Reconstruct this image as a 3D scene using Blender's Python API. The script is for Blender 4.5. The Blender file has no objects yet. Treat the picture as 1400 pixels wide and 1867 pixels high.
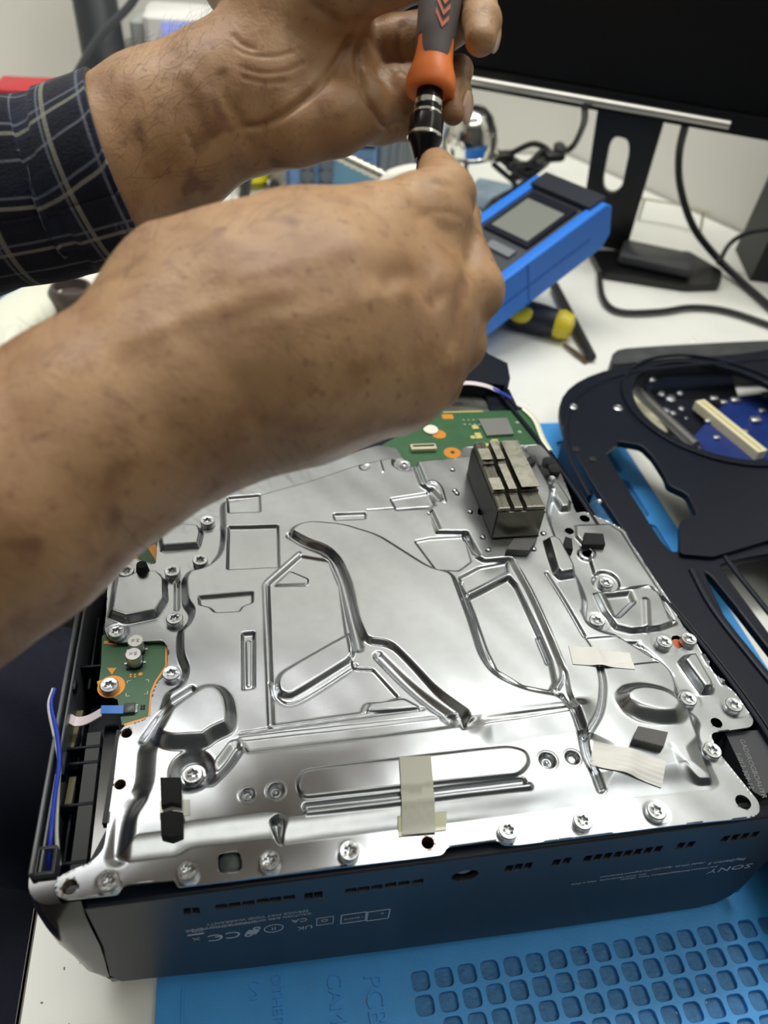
import bpy, bmesh, math, random
import numpy as np
from mathutils import Vector, Matrix
rnd = random.Random(7)
S = bpy.context.scene
COL = S.collection
# ------------------------------------------------------------------ camera
# world: origin on the desk under the plate's front left hole, X along the console's front edge, Y away, Z up (metres)
PLH = 0.100                                  # height of the console's metal plate above the desk
W_, H_ = 1400.0, 1867.0
FPX = 1399.38
R = np.array([[0.983849, -0.049995, 0.171869], [-0.161091, -0.667062, 0.727380], [0.078282, -0.743317, -0.664344]])
_u, _s, _v = np.linalg.svd(R); R = _u @ _v
CAM = np.array([0.06590563, -0.11972153, 0.27248448 + PLH])
def ray(px, py): return R @ np.array([px - 700.0, py - 933.5, FPX])
def U(px, py, z=0.0):                        # point of the plane z seen at a photo pixel
    r = ray(px, py); return CAM + r * ((z - CAM[2]) / r[2])
def D(px, py, d): return CAM + ray(px, py) / FPX * d
def PY(px, py, y):                           # point of the vertical plane y
    r = ray(px, py); return CAM + r * ((y - CAM[1]) / r[1])
def PN(px, py, p0, n):
    r = ray(px, py); n = np.array(n, float); return CAM + r * (np.dot(np.array(p0) - CAM, n) / np.dot(r, n))
def proj(P):
    q = (np.asarray(P) - CAM) @ R
    return np.stack([700 + FPX * q[..., 0] / q[..., 2], 933.5 + FPX * q[..., 1] / q[..., 2], q[..., 2]], -1)
cd = bpy.data.cameras.new('camera'); cam = bpy.data.objects.new('camera', cd); COL.objects.link(cam)
cd.sensor_fit = 'VERTICAL'; cd.sensor_height = 36.0; cd.lens = 36.0 * FPX / H_
cd.clip_start = 0.01
Rb = R @ np.diag([1, -1, -1])
cam.matrix_world = Matrix([[*Rb[0], CAM[0]], [*Rb[1], CAM[1]], [*Rb[2], CAM[2]], [0, 0, 0, 1]])
cd.dof.use_dof = True; cd.dof.focus_distance = 0.335; cd.dof.aperture_fstop = cd.lens / 3.0
S.camera = cam
S.view_settings.view_transform = 'Standard'; S.view_settings.look = 'None'
S.view_settings.exposure = 0.0; S.view_settings.gamma = 1.0; S.view_settings.use_curve_mapping = False
# ------------------------------------------------------------------ world and lamps
w = bpy.data.worlds.new('world'); S.world = w; w.use_nodes = True
w.node_tree.nodes['Background'].inputs[0].default_value = (0.8, 0.85, 0.9, 1)
w.node_tree.nodes['Background'].inputs[1].default_value = 0.12
def area(name, loc, size, power, color, target=None):
    l = bpy.data.lights.new(name, 'AREA'); l.shape = 'RECTANGLE'; l.size, l.size_y = size
    l.energy = power; l.color = color
    o = bpy.data.objects.new(name, l); COL.objects.link(o); o.location = loc
    if target is not None:
        o.rotation_euler = (Vector(target) - Vector(loc)).to_track_quat('-Z', 'Y').to_euler()
    return o
area('ceiling_lamp_light', (0.15, 0.66, 1.585), (1.7, 0.30), 22.0, (1.0, 0.985, 0.95))
area('added_ceiling_uplight', (0.15, 0.66, 1.63), (1.7, 0.30), 9.5, (1.0, 0.985, 0.95), (0.15, 0.66, 3.0))  # added uplight: brightens the ceiling that the steel plate mirrors
area('ceiling_lamp_light', (0.1, -0.75, 1.80), (1.1, 0.34), 1.2, (1.0, 0.985, 0.93))
area('ceiling_lamp_light', (0.95, -0.2, 1.80), (0.3, 1.0), 2.0, (0.96, 0.985, 1.0))
# ------------------------------------------------------------------ helpers
def lin(c):
    return tuple(((v / 255) / 12.92 if v / 255 <= 0.04045 else (((v / 255) + 0.055) / 1.055) ** 2.4) for v in c)
MATS = {}
def mat(name, rgb, rough=0.5, metal=0.0, bump=0.0, bscale=300.0, var=0.0, vscale=40.0, coat=0.0, trans=0.0, emit=None, estr=1.0, spec=0.5, sss=0.0, rvar=0.0, alpha=1.0):
    if name in MATS: return MATS[name]
    m = bpy.data.materials.new(name); m.use_nodes = True; nt = m.node_tree; b = nt.nodes['Principled BSDF']
    c = lin(rgb)
    b.inputs['Base Color'].default_value = (*c, 1); b.inputs['Roughness'].default_value = rough; b.inputs['Metallic'].default_value = metal
    b.inputs['Specular IOR Level'].default_value = spec
    if coat: b.inputs['Coat Weight'].default_value = coat; b.inputs['Coat Roughness'].default_value = 0.08
    if trans: b.inputs['Transmission Weight'].default_value = trans
    if alpha < 1: b.inputs['Alpha'].default_value = alpha
    if sss:
        b.inputs['Subsurface Weight'].default_value = sss; b.inputs['Subsurface Radius'].default_value = (1.0, 0.35, 0.18); b.inputs['Subsurface Scale'].default_value = 0.004
    if emit: b.inputs['Emission Color'].default_value = (*lin(emit), 1); b.inputs['Emission Strength'].default_value = estr
    tc = nt.nodes.new('ShaderNodeTexCoord')
    if bump:
        n = nt.nodes.new('ShaderNodeTexNoise'); n.inputs['Scale'].default_value = bscale; n.inputs['Detail'].default_value = 3
        nt.links.new(tc.outputs['Object'], n.inputs['Vector'])
        bp = nt.nodes.new('ShaderNodeBump'); bp.inputs['Strength'].default_value = bump; bp.inputs['Distance'].default_value = 0.001
        nt.links.new(n.outputs[0], bp.inputs['Height']); nt.links.new(bp.outputs[0], b.inputs['Normal'])
    if var or rvar:
        n = nt.nodes.new('ShaderNodeTexNoise'); n.inputs['Scale'].default_value = vscale; n.inputs['Detail'].default_value = 5
        nt.links.new(tc.outputs['Object'], n.inputs['Vector'])
        if var:
            r = nt.nodes.new('ShaderNodeValToRGB'); r.color_ramp.elements[0].position = 0.3; r.color_ramp.elements[1].position = 0.7
            r.color_ramp.elements[0].color = (*[v * (1 - var) for v in c], 1); r.color_ramp.elements[1].color = (*[min(1, v * (1 + var)) for v in c], 1)
            nt.links.new(n.outputs[0], r.inputs[0]); nt.links.new(r.outputs[0], b.inputs['Base Color'])
        if rvar:
            mr = nt.nodes.new('ShaderNodeMapRange'); mr.inputs[1].default_value = 0.3; mr.inputs[2].default_value = 0.7
            mr.inputs[3].default_value = max(0.02, rough - rvar); mr.inputs[4].default_value = rough + rvar
            nt.links.new(n.outputs[0], mr.inputs[0]); nt.links.new(mr.outputs[0], b.inputs['Roughness'])
    MATS[name] = m; return m
class MB:
    def __init__(s): s.v = []; s.f = []
    def add(s, v, f):
        k = len(s.v); s.v += [tuple(map(float, p)) for p in v]; s.f += [tuple(i + k for i in q) for q in f]; return s
    def box(s, c, size, rot=None, bev=0.0):
        hx, hy, hz = [q / 2 for q in size]
        if bev:
            b = min(bev, hx * .9, hy * .9, hz * .9); pts = []; 
            for z, i in ((-hz, b), (-hz + b, 0), (hz - b, 0), (hz, b)):
                x, y = hx - i, hy - i; e = b
                pts.append([(-x + e, -y), (x - e, -y), (x, -y + e), (x, y - e), (x - e, y), (-x + e, y), (-x, y - e), (-x, -y + e)])
            v = [(p[0], p[1], z) for ring, z in zip(pts, (-hz, -hz + b, hz - b, hz)) for p in ring]
            f = [tuple(range(7, -1, -1)), tuple(range(24, 32))]
            for k in range(3):
                for i in range(8):
                    j = (i + 1) % 8; f.append((k * 8 + i, k * 8 + j, k * 8 + 8 + j, k * 8 + 8 + i))
        else:
            v = [(x, y, z) for z in (-hz, hz) for x, y in ((-hx, -hy), (hx, -hy), (hx, hy), (-hx, hy))]
            f = [(3, 2, 1, 0), (4, 5, 6, 7), (0, 1, 5, 4), (1, 2, 6, 5), (2, 3, 7, 6), (3, 0, 4, 7)]
        if rot is not None: v = [np.array(rot) @ np.array(p) for p in v]
        return s.add([np.array(p) + np.array(c) for p in v], f)
    def obox(s, o, a, b, c):                     # parallelepiped: corner + three edge vectors
        o, a, b, c = map(np.array, (o, a, b, c))
        v = [o, o + a, o + a + b, o + b, o + c, o + a + c, o + a + b + c, o + b + c]
        if np.dot(np.cross(a, b), c) > 0: f = [(3, 2, 1, 0), (4, 5, 6, 7), (0, 1, 5, 4), (1, 2, 6, 5), (2, 3, 7, 6), (3, 0, 4, 7)]
        else: f = [(0, 1, 2, 3), (7, 6, 5, 4), (4, 5, 1, 0), (5, 6, 2, 1), (6, 7, 3, 2), (7, 4, 0, 3)]
        return s.add(v, f)
    def lathe(s, prof, n=24, c=(0, 0, 0), ax=(0, 0, 1), star=None):
        ax = Vector(ax).normalized(); q = ax.to_track_quat('Z', 'Y').to_matrix()
        v = []; 
        for k, (r, z) in enumerate(prof):
            for i in range(n):
                a = 2 * math.pi * i / n; rr = r
                if star and k in star: rr = r * (1 + star[k] * math.cos(6 * a))
                v.append(Vector(c) + q @ Vector((rr * math.cos(a), rr * math.sin(a), z)))
        f = []
        for k in range(len(prof) - 1):
            for i in range(n):
                j = (i + 1) % n; f.append((k * n + i, k * n + j, k * n + n + j, k * n + n + i))
        f.append(tuple(range(n - 1, -1, -1))); f.append(tuple(range((len(prof) - 1) * n, len(prof) * n)))
        return s.add(v, f)
    def tube(s, pts, r, n=8, smooth=3, flat=1.0):
        P = np.array(pts, float)
        if smooth and len(P) > 2: P = catmull(P, smooth + 2)
        rr = r if hasattr(r, '__len__') else [r] * len(P)
        if len(rr) != len(P): rr = np.interp(np.linspace(0, 1, len(P)), np.linspace(0, 1, len(rr)), rr)
        T = np.gradient(P, axis=0); T /= np.linalg.norm(T, axis=1)[:, None] + 1e-12
        up = np.array([0, 0, 1.0]) if abs(T[0][2]) < .9 else np.array([1.0, 0, 0])
        a = np.cross(T[0], up); a /= np.linalg.norm(a); v = []
        for p, t, q in zip(P, T, rr):
            a = a - t * np.dot(a, t); a /= np.linalg.norm(a); b = np.cross(t, a)
            for i in range(n):
                an = 2 * math.pi * i / n; v.append(p + q * (a * math.cos(an) + b * math.sin(an) * flat))
        f = []
        for k in range(len(P) - 1):
            for i in range(n):
                j = (i + 1) % n; f.append((k * n + i, k * n + n + i, k * n + n + j, k * n + j)[::-1])
        f.append(tuple(range(n - 1, -1, -1))); f.append(tuple(range((len(P) - 1) * n, len(P) * n)))
        return s.add(v, f)
    def prism(s, poly, z0, z1):
        n = len(poly); a = sum(poly[i][0] * poly[(i + 1) % n][1] - poly[(i + 1) % n][0] * poly[i][1] for i in range(n))
        if a < 0: poly = poly[::-1]
        v = [(p[0], p[1], z0) for p in poly] + [(p[0], p[1], z1) for p in poly]
        f = [tuple(range(n - 1, -1, -1)), tuple(range(n, 2 * n))] + [(i, (i + 1) % n, n + (i + 1) % n, n + i) for i in range(n)]
        return s.add(v, f)
    def sphere(s, c, r, nu=20, nv=12, rot=None):
        r = np.array([r, r, r] if not hasattr(r, '__len__') else r); v = []
        for k in range(1, nv):
            t = math.pi * k / nv
            for i in range(nu):
                a = 2 * math.pi * i / nu; v.append(np.array([math.sin(t) * math.cos(a), math.sin(t) * math.sin(a), math.cos(t)]) * r)
        top = len(v); v.append(np.array([0, 0, r[2]])); v.append(np.array([0, 0, -r[2]]))
        f = []
        for k in range(nv - 2):
            for i in range(nu):
                j = (i + 1) % nu; f.append((k * nu + i, (k + 1) * nu + i, (k + 1) * nu + j, k * nu + j))
        for i in range(nu):
            j = (i + 1) % nu; f.append((top, i, j)); f.append((top + 1, (nv - 2) * nu + j, (nv - 2) * nu + i))
        if rot is not None: v = [np.array(rot) @ p for p in v]
        return s.add([p + np.array(c) for p in v], f)
def catmull(P, n):
    P = np.asarray(P, float); Q = np.vstack([2 * P[0] - P[1], P, 2 * P[-1] - P[-2]]); out = []
    for i in range(1, len(Q) - 2):
        for k in range(n):
            t = k / n
            out.append(.5 * ((2 * Q[i]) + (-Q[i - 1] + Q[i + 1]) * t + (2 * Q[i - 1] - 5 * Q[i] + 4 * Q[i + 1] - Q[i + 2]) * t * t + (-Q[i - 1] + 3 * Q[i] - 3 * Q[i + 1] + Q[i + 2]) * t ** 3))
    out.append(Q[-2]); return np.array(out)
def chaikin(P, n=2):
    P = np.asarray(P, float)
    for _ in range(n):
        Q = np.roll(P, -1, 0); P = np.stack([.75 * P + .25 * Q, .25 * P + .75 * Q], 1).reshape(-1, P.shape[1])
    return P
def fillet(P, r, n=4):
    P = np.asarray(P, float); m = len(P); out = []
    for i in range(m):
        a, b, c = P[i - 1], P[i], P[(i + 1) % m]; u = a - b; v = c - b; lu, lv = np.linalg.norm(u), np.linalg.norm(v)
        k = min(r, lu * .48, lv * .48); p = b + u / lu * k; q = b + v / lv * k
        for j in range(n + 1): t = j / n; out.append((1 - t) ** 2 * p + 2 * t * (1 - t) * b + t * t * q)
    return np.array(out)
def wmat(o): 
    if o.parent is None: return o.matrix_basis.copy()
    return wmat(o.parent) @ o.matrix_parent_inverse @ o.matrix_basis
def adopt(o, parent):
    o.parent = parent; o.matrix_parent_inverse = wmat(parent).inverted()
def obj(name, mb, m, parent=None, smooth=True, angle=40, label=None):
    if isinstance(mb, MB):
        me = bpy.data.meshes.new(name); me.from_pydata(mb.v, [], mb.f); me.update()
    else: me = mb
    me.name = name
    if m is not None: me.materials.clear(); me.materials.append(m)
    if smooth: shade(me, angle)
    o = bpy.data.objects.new(name, me); COL.objects.link(o)
    if parent is not None: adopt(o, parent)
    if label: o['label'] = label
    return o
def shade(me, angle=40):
    me.polygons.foreach_set('use_smooth', [True] * len(me.polygons))
    if angle < 180:
        try: me.set_sharp_from_angle(angle=math.radians(angle))
        except Exception: pass
def empty(name, loc, label, cat, group=None):
    o = bpy.data.objects.new(name, None); COL.objects.link(o); o.location = [float(q) for q in loc]; o.empty_display_size = .02
    return tag(o, label, cat, group)
def tag(o, label, cat, group=None):
    o['label'] = label; o['category'] = cat
    if group: o['group'] = group
    if o.type == 'MESH' and o.matrix_basis == Matrix.Identity(4):       # put the origin at the thing's base
        co = np.empty(len(o.data.vertices) * 3); o.data.vertices.foreach_get('co', co); co = co.reshape(-1, 3)
        c = (co.min(0) + co.max(0)) / 2; c[2] = co[:, 2].min()
        o.data.vertices.foreach_set('co', (co - c).ravel()); o.location = c
    return o
def struct(o): o['kind'] = 'structure'; return o
def curve_prism(name, outlines, z0, z1, bevel=0.0, M=None, res=2):
    # outlines[0] outer, rest holes; lists of 2-D points; prism between z0 and z1, bevelled edges; M places it
    cu = bpy.data.curves.new(name, 'CURVE'); cu.dimensions = '2D'; cu.fill_mode = 'BOTH'
    for P in outlines:
        sp = cu.splines.new('POLY'); sp.points.add(len(P) - 1); sp.use_cyclic_u = True
        for i, p in enumerate(P): sp.points[i].co = (p[0], p[1], 0, 1)
    cu.extrude = (z1 - z0) / 2 - bevel; cu.bevel_depth = bevel; cu.bevel_resolution = res; cu.offset = -bevel
    o = bpy.data.objects.new(name, cu); COL.objects.link(o); bpy.context.view_layer.update()
    me = bpy.data.meshes.new_from_object(o.evaluated_get(bpy.context.evaluated_depsgraph_get()))
    bpy.data.objects.remove(o); bpy.data.curves.remove(cu)
    T = Matrix.Translation((0, 0, (z0 + z1) / 2))
    me.transform((M @ T) if M is not None else T); return me
def text_mesh(txt, size, M, ext=0.0001, spacing=1.0):
    cu = bpy.data.curves.new('t', 'FONT'); cu.body = txt; cu.size = size; cu.extrude = ext; cu.align_x = 'CENTER'; cu.align_y = 'CENTER'; cu.space_character = spacing; cu.resolution_u = 3
    o = bpy.data.objects.new('t', cu); COL.objects.link(o); bpy.context.view_layer.update()
    me = bpy.data.meshes.new_from_object(o.evaluated_get(bpy.context.evaluated_depsgraph_get()))
    bpy.data.objects.remove(o); me.transform(M); return me
def frame_M(o, x, y, z):
    return Matrix([[x[0], y[0], z[0], o[0]], [x[1], y[1], z[1], o[1]], [x[2], y[2], z[2], o[2]], [0, 0, 0, 1]])
def circ(c, r, n=24, ry=None): 
    ry = ry or r; return [(c[0] + r * math.cos(2 * math.pi * i / n), c[1] + ry * math.sin(2 * math.pi * i / n)) for i in range(n)]
def rrect(x0, y0, x1, y1, r, n=3):
    out = []
    for cx, cy, a0 in ((x1 - r, y0 + r, -90), (x1 - r, y1 - r, 0), (x0 + r, y1 - r, 90), (x0 + r, y0 + r, 180)):
        for i in range(n + 1):
            a = math.radians(a0 + 90 * i / n); out.append((cx + r * math.cos(a), cy + r * math.sin(a)))
    return out
def raw(name, v, f):
    me = bpy.data.meshes.new(name); me.vertices.add(len(v)); me.vertices.foreach_set('co', np.asarray(v, np.float32).ravel())
    f = np.asarray(f, np.int32); me.loops.add(f.size); me.loops.foreach_set('vertex_index', f.ravel())
    me.polygons.add(len(f)); me.polygons.foreach_set('loop_start', np.arange(0, f.size, f.shape[1], dtype=np.int32)); me.polygons.foreach_set('loop_total', np.full(len(f), f.shape[1], np.int32))
    me.update(calc_edges=True); me.validate(); return me
# ------------------------------------------------------------------ the room
m_wall = mat('painted_wall', (226, 225, 217), .85, var=.03, vscale=3)
m_ceil = mat('ceiling_paint', (225, 225, 220), .9)
m_floor = mat('floor_vinyl', (96, 92, 88), .5, var=.15, vscale=6)
m_desk = mat('white_laminate', (238, 239, 232), .32, var=.05, vscale=9, rvar=.08)
m_edge = mat('desk_edge_band', (150, 145, 135), .5, var=.1)
SW0, SW1 = U(1173, 343), U(1366, 429)
sdir = (SW1 - SW0)[:2] / np.linalg.norm((SW1 - SW0)[:2])
def sw(y): return SW0[0] + (y - SW0[1]) * sdir[0] / sdir[1]
BY = 1.12; ZC = 1.85; ZF = -.74; XL = -1.5; YF = -1.6
struct(obj('floor', MB().box(((XL + 2) / 2, (BY + YF) / 2, ZF - .02), (3.8, 3.2, .04)), m_floor, smooth=False))
struct(obj('ceiling', MB().box(((XL + 2) / 2, (BY + YF) / 2, ZC + .03), (3.8, 3.2, .06)), m_ceil, smooth=False))
struct(obj('wall_back', MB().box(((XL + 2) / 2, BY + .03, (ZC + ZF) / 2), (3.8, .06, ZC - ZF)), m_wall, smooth=False))
struct(obj('wall_left', MB().box((XL - .03, (BY + YF) / 2, (ZC + ZF) / 2), (.06, 3.2, ZC - ZF)), m_wall, smooth=False))
struct(obj('wall_front', MB().box(((XL + 2) / 2, YF - .03, (ZC + ZF) / 2), (3.8, .06, ZC - ZF)), mat('far_wall_paint', (92, 94, 98), .85), smooth=False))
a = np.array([sw(BY), BY]); b = np.array([sw(YF), YF]); nrm = np.array([-(b - a)[1], (b - a)[0]]) / np.linalg.norm(b - a) * .06
struct(obj('wall_right', MB().obox((a[0], a[1], ZF), (*(b - a), 0), (*nrm, 0), (0, 0, ZC - ZF)), m_wall, smooth=False))
t = empty('added_pendant_light', (.15, .66, ZC), 'long white pendant lamp added out of view over the workbench to brighten the ceiling and back wall', 'ceiling light')  # unseen fixture, added to carry the uplight and lighten the back wall
obj('housing', MB().box((.15, .66, 1.61), (1.74, .34, .022), bev=.004), mat('lamp_housing', (230, 230, 228), .5), t, smooth=False)
for x in (-.5, .8): obj('hanger', MB().tube([(x, .66, 1.62), (x, .66, ZC)], .003, smooth=0), mat('lamp_housing', (230, 230, 228), .5), t)
for i, (x, y, sx, sy, lb) in enumerate([(.1, -.75, 1.14, .38, 'white framed ceiling light panel behind the camera'), (.95, -.2, .34, 1.04, 'white framed ceiling light panel near the right wall')]):
    t = empty('ceiling_light', (x, y, ZC), lb, 'ceiling light', 'ceiling light panels')
    obj('housing', MB().box((x, y, ZC - .012), (sx, sy, .024), bev=.004), mat('lamp_housing', (230, 230, 228), .5), t, smooth=False)
    obj('diffuser', MB().box((x, y, ZC - .03), (sx - .06, sy - .06, .012)), mat('lamp_diffuser', (250, 250, 245), .6, emit=(255, 253, 243), estr=3.0), t, smooth=False)
# desk: main top with a narrower return at the left behind the console
t = empty('workbench', (.35, .4, ZF), 'white laminate workbench that everything stands on', 'desk')
poly = [(-.036, -.19), (1.05, -.19), (sw(-.05) - .12, .0), (sw(.5) - .005, .5), (sw(BY) - .002, BY - .002), (-1.1, BY - .002), (-1.1, .47), (-.036, .47)]
poly = [(-.036, -.19), (sw(-.19) - .006, -.19), (sw(BY - .004) - .006, BY - .004), (-1.1, BY - .004), (-1.1, .47), (-.036, .47)]
obj('worktop', MB().prism(poly, -.024, 0), m_desk, t, smooth=False)
obj('edge_band', MB().box((-.0372, .14, -.012), (.0022, .655, .0245), bev=.0008), m_edge, t, smooth=False)
for lx, ly in ((.02, -.12), (.9, -.12), (-1.0, 1.0), (.45, 1.0), (-1.0, .55)):
    obj('leg', MB().box((lx, ly, (ZF - .024) / 2), (.05, .05, -ZF - .024), bev=.004), mat('desk_leg_metal', (120, 120, 120), .4, .8), t)
# ------------------------------------------------------------------ silicone mat
m_mat = mat('blue_silicone', (70, 156, 228), .42, var=.05, vscale=60, spec=.4, bump=.15, bscale=900)
MT = .004
matt = empty('silicone_mat', (.2, .1, 0), 'blue silicone repair mat with square pockets lying under the dismantled console', 'mat')
X0, X1, Y0m, Y1m = .0175, .376, -.098, .386
holes = []
for r in range(7):
    y1 = -12.6 - 9.35 * r
    for c in range(25):
        x0 = 124.2 + 10.42 * c
        if r == 0 and c > 22: continue
        if c < (0, 0, 1, 2, 3, 4, 4)[r] or (x0 + 8) / 1000 > X1 - .006: continue
        holes.append(rrect(x0 / 1000, (y1 - 7.6) / 1000, (x0 + 7.9) / 1000, y1 / 1000, .0021)[::-1])
a_, b_ = U(1140, 880, MT), U(1225, 960, MT)
for k in range(7):
    y = .36 - k * .052
    holes.append(rrect(.318, y - .044, .361, y, .004, 4)[::-1])
obj('pocket_layer', curve_prism('pocket_layer', [rrect(X0, Y0m, X1, Y1m, .004)] + holes, .0018, MT, .0003), m_mat, matt, smooth=False)
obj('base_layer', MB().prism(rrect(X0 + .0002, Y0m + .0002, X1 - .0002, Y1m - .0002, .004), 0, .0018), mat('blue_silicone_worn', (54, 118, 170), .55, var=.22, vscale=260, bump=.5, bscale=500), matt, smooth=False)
obj('ridge', MB().box((X0 + .011, -.05, MT + .0003), (.001, .09, .001)), m_mat, matt)
k = 0
for px, py, tx, sz in ((463, 1803, 'S', .011), (505, 1822, 'OTHER', .006), (612, 1820, 'CAM', .009), (683, 1822, 'PCB', .011)):
    p = U(px, py, MT)
    if tx == 'S': Mx = frame_M(p, (-1, 0, 0), (0, -1, 0), (0, 0, 1))
    else: Mx = frame_M(p, (0, -1, 0), (1, 0, 0), (0, 0, 1))
    obj('raised_letters', text_mesh(tx, sz, Mx, .0008), m_mat, matt, smooth=False)
# ------------------------------------------------------------------ dismantled console (all of it moves together)
m_steel = mat('pressed_steel', (166, 169, 173), .27, 1.0, var=.035, vscale=260)
m_dark = mat('black_plastic', (12, 18, 32), .42, spec=.28, var=.1, bump=.05, bscale=600)
m_gloss = mat('black_gloss_plastic', (16, 19, 25), .14, coat=.3)
m_panel = mat('dark_panel', (30, 34, 43), .4, var=.04, vscale=5)
m_pcb = mat('green_solder_mask', (48, 92, 58), .38, var=.12, vscale=90)
m_cu = mat('orange_copper_land', (214, 140, 48), .4, .25, var=.08)
m_zinc = mat('zinc_screw', (190, 193, 196), .3, 1.0, rvar=.08, vscale=500)
m_foam = mat('grey_foam', (98, 98, 98), .9, bump=.5, bscale=1500)
m_bfoam = mat('black_foam', (30, 31, 34), .9, bump=.5, bscale=1500)
m_alu = mat('heatsink_metal', (180, 178, 168), .3, 1.0, rvar=.1, vscale=200)
con = empty('game_console', (.13, .15, MT), 'dismantled dark game console with its bare metal shield and circuit boards facing up', 'game console')
FY = -.0052
# --- front panel with vent holes, curved under at the bottom
# panel outline in (x, z)
def PF(px, py): p = PY(px, py, FY); return (p[0], p[2])
outl = [(.0046, .0945), (.0052, .060), (.0030, .030), (.0060, .022), (.055, .0155), (.115, .0115), (.2, .0075), (.262, .0062), (.272, .0085), (.277, .016), (.279, .03), (.2795, .0945)]
outl = outl[::-1]
vh = []
def vent(px, py, w, h, r=.0005):
    x, z = PF(px, py); vh.append(rrect(x - w / 2, z - h / 2, x + w / 2, z + h / 2, r)[::-1])
for px, py in ((404, 1653), (428, 1650), (453, 1647), (479, 1643), (502, 1640), (527, 1637), (640, 1624), (663, 1621), (687, 1618), (712, 1614), (736, 1611), (762, 1608)): vent(px, py, .0041, .0038)
for px, py, w in ((342, 1662, .0026), (357, 1661, .0026), (563, 1634, .003), (580, 1632, .003)): vent(px, py, w, .0055)
for px, py in ((928, 1584), (945, 1581), (963, 1579), (1014, 1573), (1033, 1570)) + tuple((1071 + 18.4 * i, 1566 - 2.5 * i) for i in range(8)) + ((1241, 1542), (1259, 1540)) + tuple((1322 + 18 * i, 1530 - 2.6 * i) for i in range(4)): vent(px, py, .0030, .0055)
x, z = PF(848, 1597); vh.append(circ((x, z), .0052, 20, .0046)[::-1])
MF = frame_M((0, FY, 0), (1, 0, 0), (0, 0, 1), (0, -1, 0))
obj('front_panel', curve_prism('front_panel', [outl] + vh, -.0022, 0, .0003, MF), m_panel, con, smooth=False)
# ledge on top of the panel and dark interior behind the vents
obj('panel_ledge', MB().box((.142, FY + .0028, .0948), (.274, .0052, .0014), bev=.0005), m_dark, con)
obj('vent_backing', MB().box((.142, FY + .007, .074), (.270, .006, .030)), mat('vent_dark', (12, 13, 16), .7), con, smooth=False)
rib = None
for px, py in ((404, 1651), (428, 1648), (453, 1645), (479, 1641), (502, 1638), (527, 1635), (640, 1622), (663, 1619), (687, 1616), (712, 1612), (736, 1609), (762, 1606)):
    x, z = PF(px, py)
    if rib is None:
        me = bpy.data.meshes.new('vent_tab'); mb = MB().box((0, 0, 0), (.0036, .0012, .0016), bev=.0002); me.from_pydata(mb.v, [], mb.f); me.materials.append(mat('vent_tab_grey', (120, 124, 130), .45))
        rib = me
    o = bpy.data.objects.new('vent_tab', rib); COL.objects.link(o); o.location = (x, FY + .0014, z + .0005); adopt(o, con)
x, z = PF(848, 1594); obj('boss', MB().lathe([(.003, 0), (.003, .003), (.0018, .0035)], 16, (x, FY + .0045, z), (0, -1, 0)), mat('vent_tab_grey', (70, 74, 80)), con)
# --- curved glossy corner wing at the left and the case body
def corner():
    mb = MB(); rings = []
    L = [(.0975, -.0140, -.0035), (.090, -.0142, -.0052), (.078, -.0136, -.0056), (.062, -.0125, -.0056), (.048, -.0100, -.0054), (.036, -.0062, -.0052), (.028, -.0025, -.0050), (.0245, .0012, -.0048), (.021, .0030, -.0046)]
    for z, xl, yf in L:
        xr = np.interp(z, [.0, .03, .06, .0945, .1], [.0028, .0026, .0046, .0040, .0038]); r = .009 if z > .04 else .005
        pts = [(xr, yf)] + [(xl + r - r * math.sin(a), yf + r - r * math.cos(a)) for a in np.linspace(0, math.pi / 2, 7)] + [(xl, .05), (xl, .30), (xl + .001, .30), (xl + .001, .0055), (xr, .0055)]
        pts[1] = (min(pts[1][0], xr - .0002), pts[1][1])
        rings.append([(p[0], p[1], z) for p in pts])
    n = len(rings[0]); v = [p for r in rings for p in r]; f = [tuple(range(n))[::1]]
    for k in range(len(rings) - 1):
        for i in range(n):
            j = (i + 1) % n; f.append((k * n + i, (k + 1) * n + i, (k + 1) * n + j, k * n + j))
    f.append(tuple(range((len(rings) - 1) * n, len(rings) * n))[::-1])
    return mb.add(v, f)
obj('corner_shell', corner(), m_gloss, con, angle=50)
# lower tray
tray = MB().prism([(-.008, FY + .010), (.268, FY + .010), (.262, .31), (.225, .352), (.03, .352), (-.006, .31)], .026, .072).prism([(.012, FY + .006), (.262, FY + .006), (.258, .31), (.225, .345), (.03, .345), (.0, .31)], .010, .028)
obj('inner_tray', tray, m_dark, con, smooth=False)
obj('foot', MB().prism([(.03, .004), (.25, .004), (.25, .30), (.03, .30)], MT, .0102), m_dark, con, smooth=False)
# --- left rail with its double lip, right rails
def rail(name, pts, w, z0, z1, m=m_dark):
    P = catmull(np.array(pts, float), 6); mb = MB(); T = np.gradient(P, axis=0); T /= np.linalg.norm(T, axis=1)[:, None]; N = np.stack([-T[:, 1], T[:, 0]], 1)
    v = []
    for p, n in zip(P, N):
        a = p - n * w / 2; b = p + n * w / 2; c = min(.0004, w / 4)
        v += [(*(a), z0), (*(a), z1 - c), (*(a + n * c), z1), (*(b - n * c), z1), (*(b), z1 - c), (*(b), z0)]
    n = 6; f = []
    for k in range(len(P) - 1):
        for i in range(n):
            j = (i + 1) % n; f.append((k * n + i, k * n + n + i, k * n + n + j, k * n + j))
    f.append(tuple(range(n))); f.append(tuple(range((len(P) - 1) * n, len(P) * n))[::-1])
    return obj(name, mb.add(v, f), m, con, angle=25)
m_lip = mat('grey_edge_plastic', (84, 87, 92), .35)
rail('side_rail', [(-.0128, .006), (-.0122, .10), (-.0108, .20), (-.0085, .30)], .0016, .07, .1015, m_lip)
rail('side_rail', [(-.0103, .006), (-.0098, .10), (-.0085, .20), (-.006, .30)], .0010, .07, .1000, m_lip)
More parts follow.
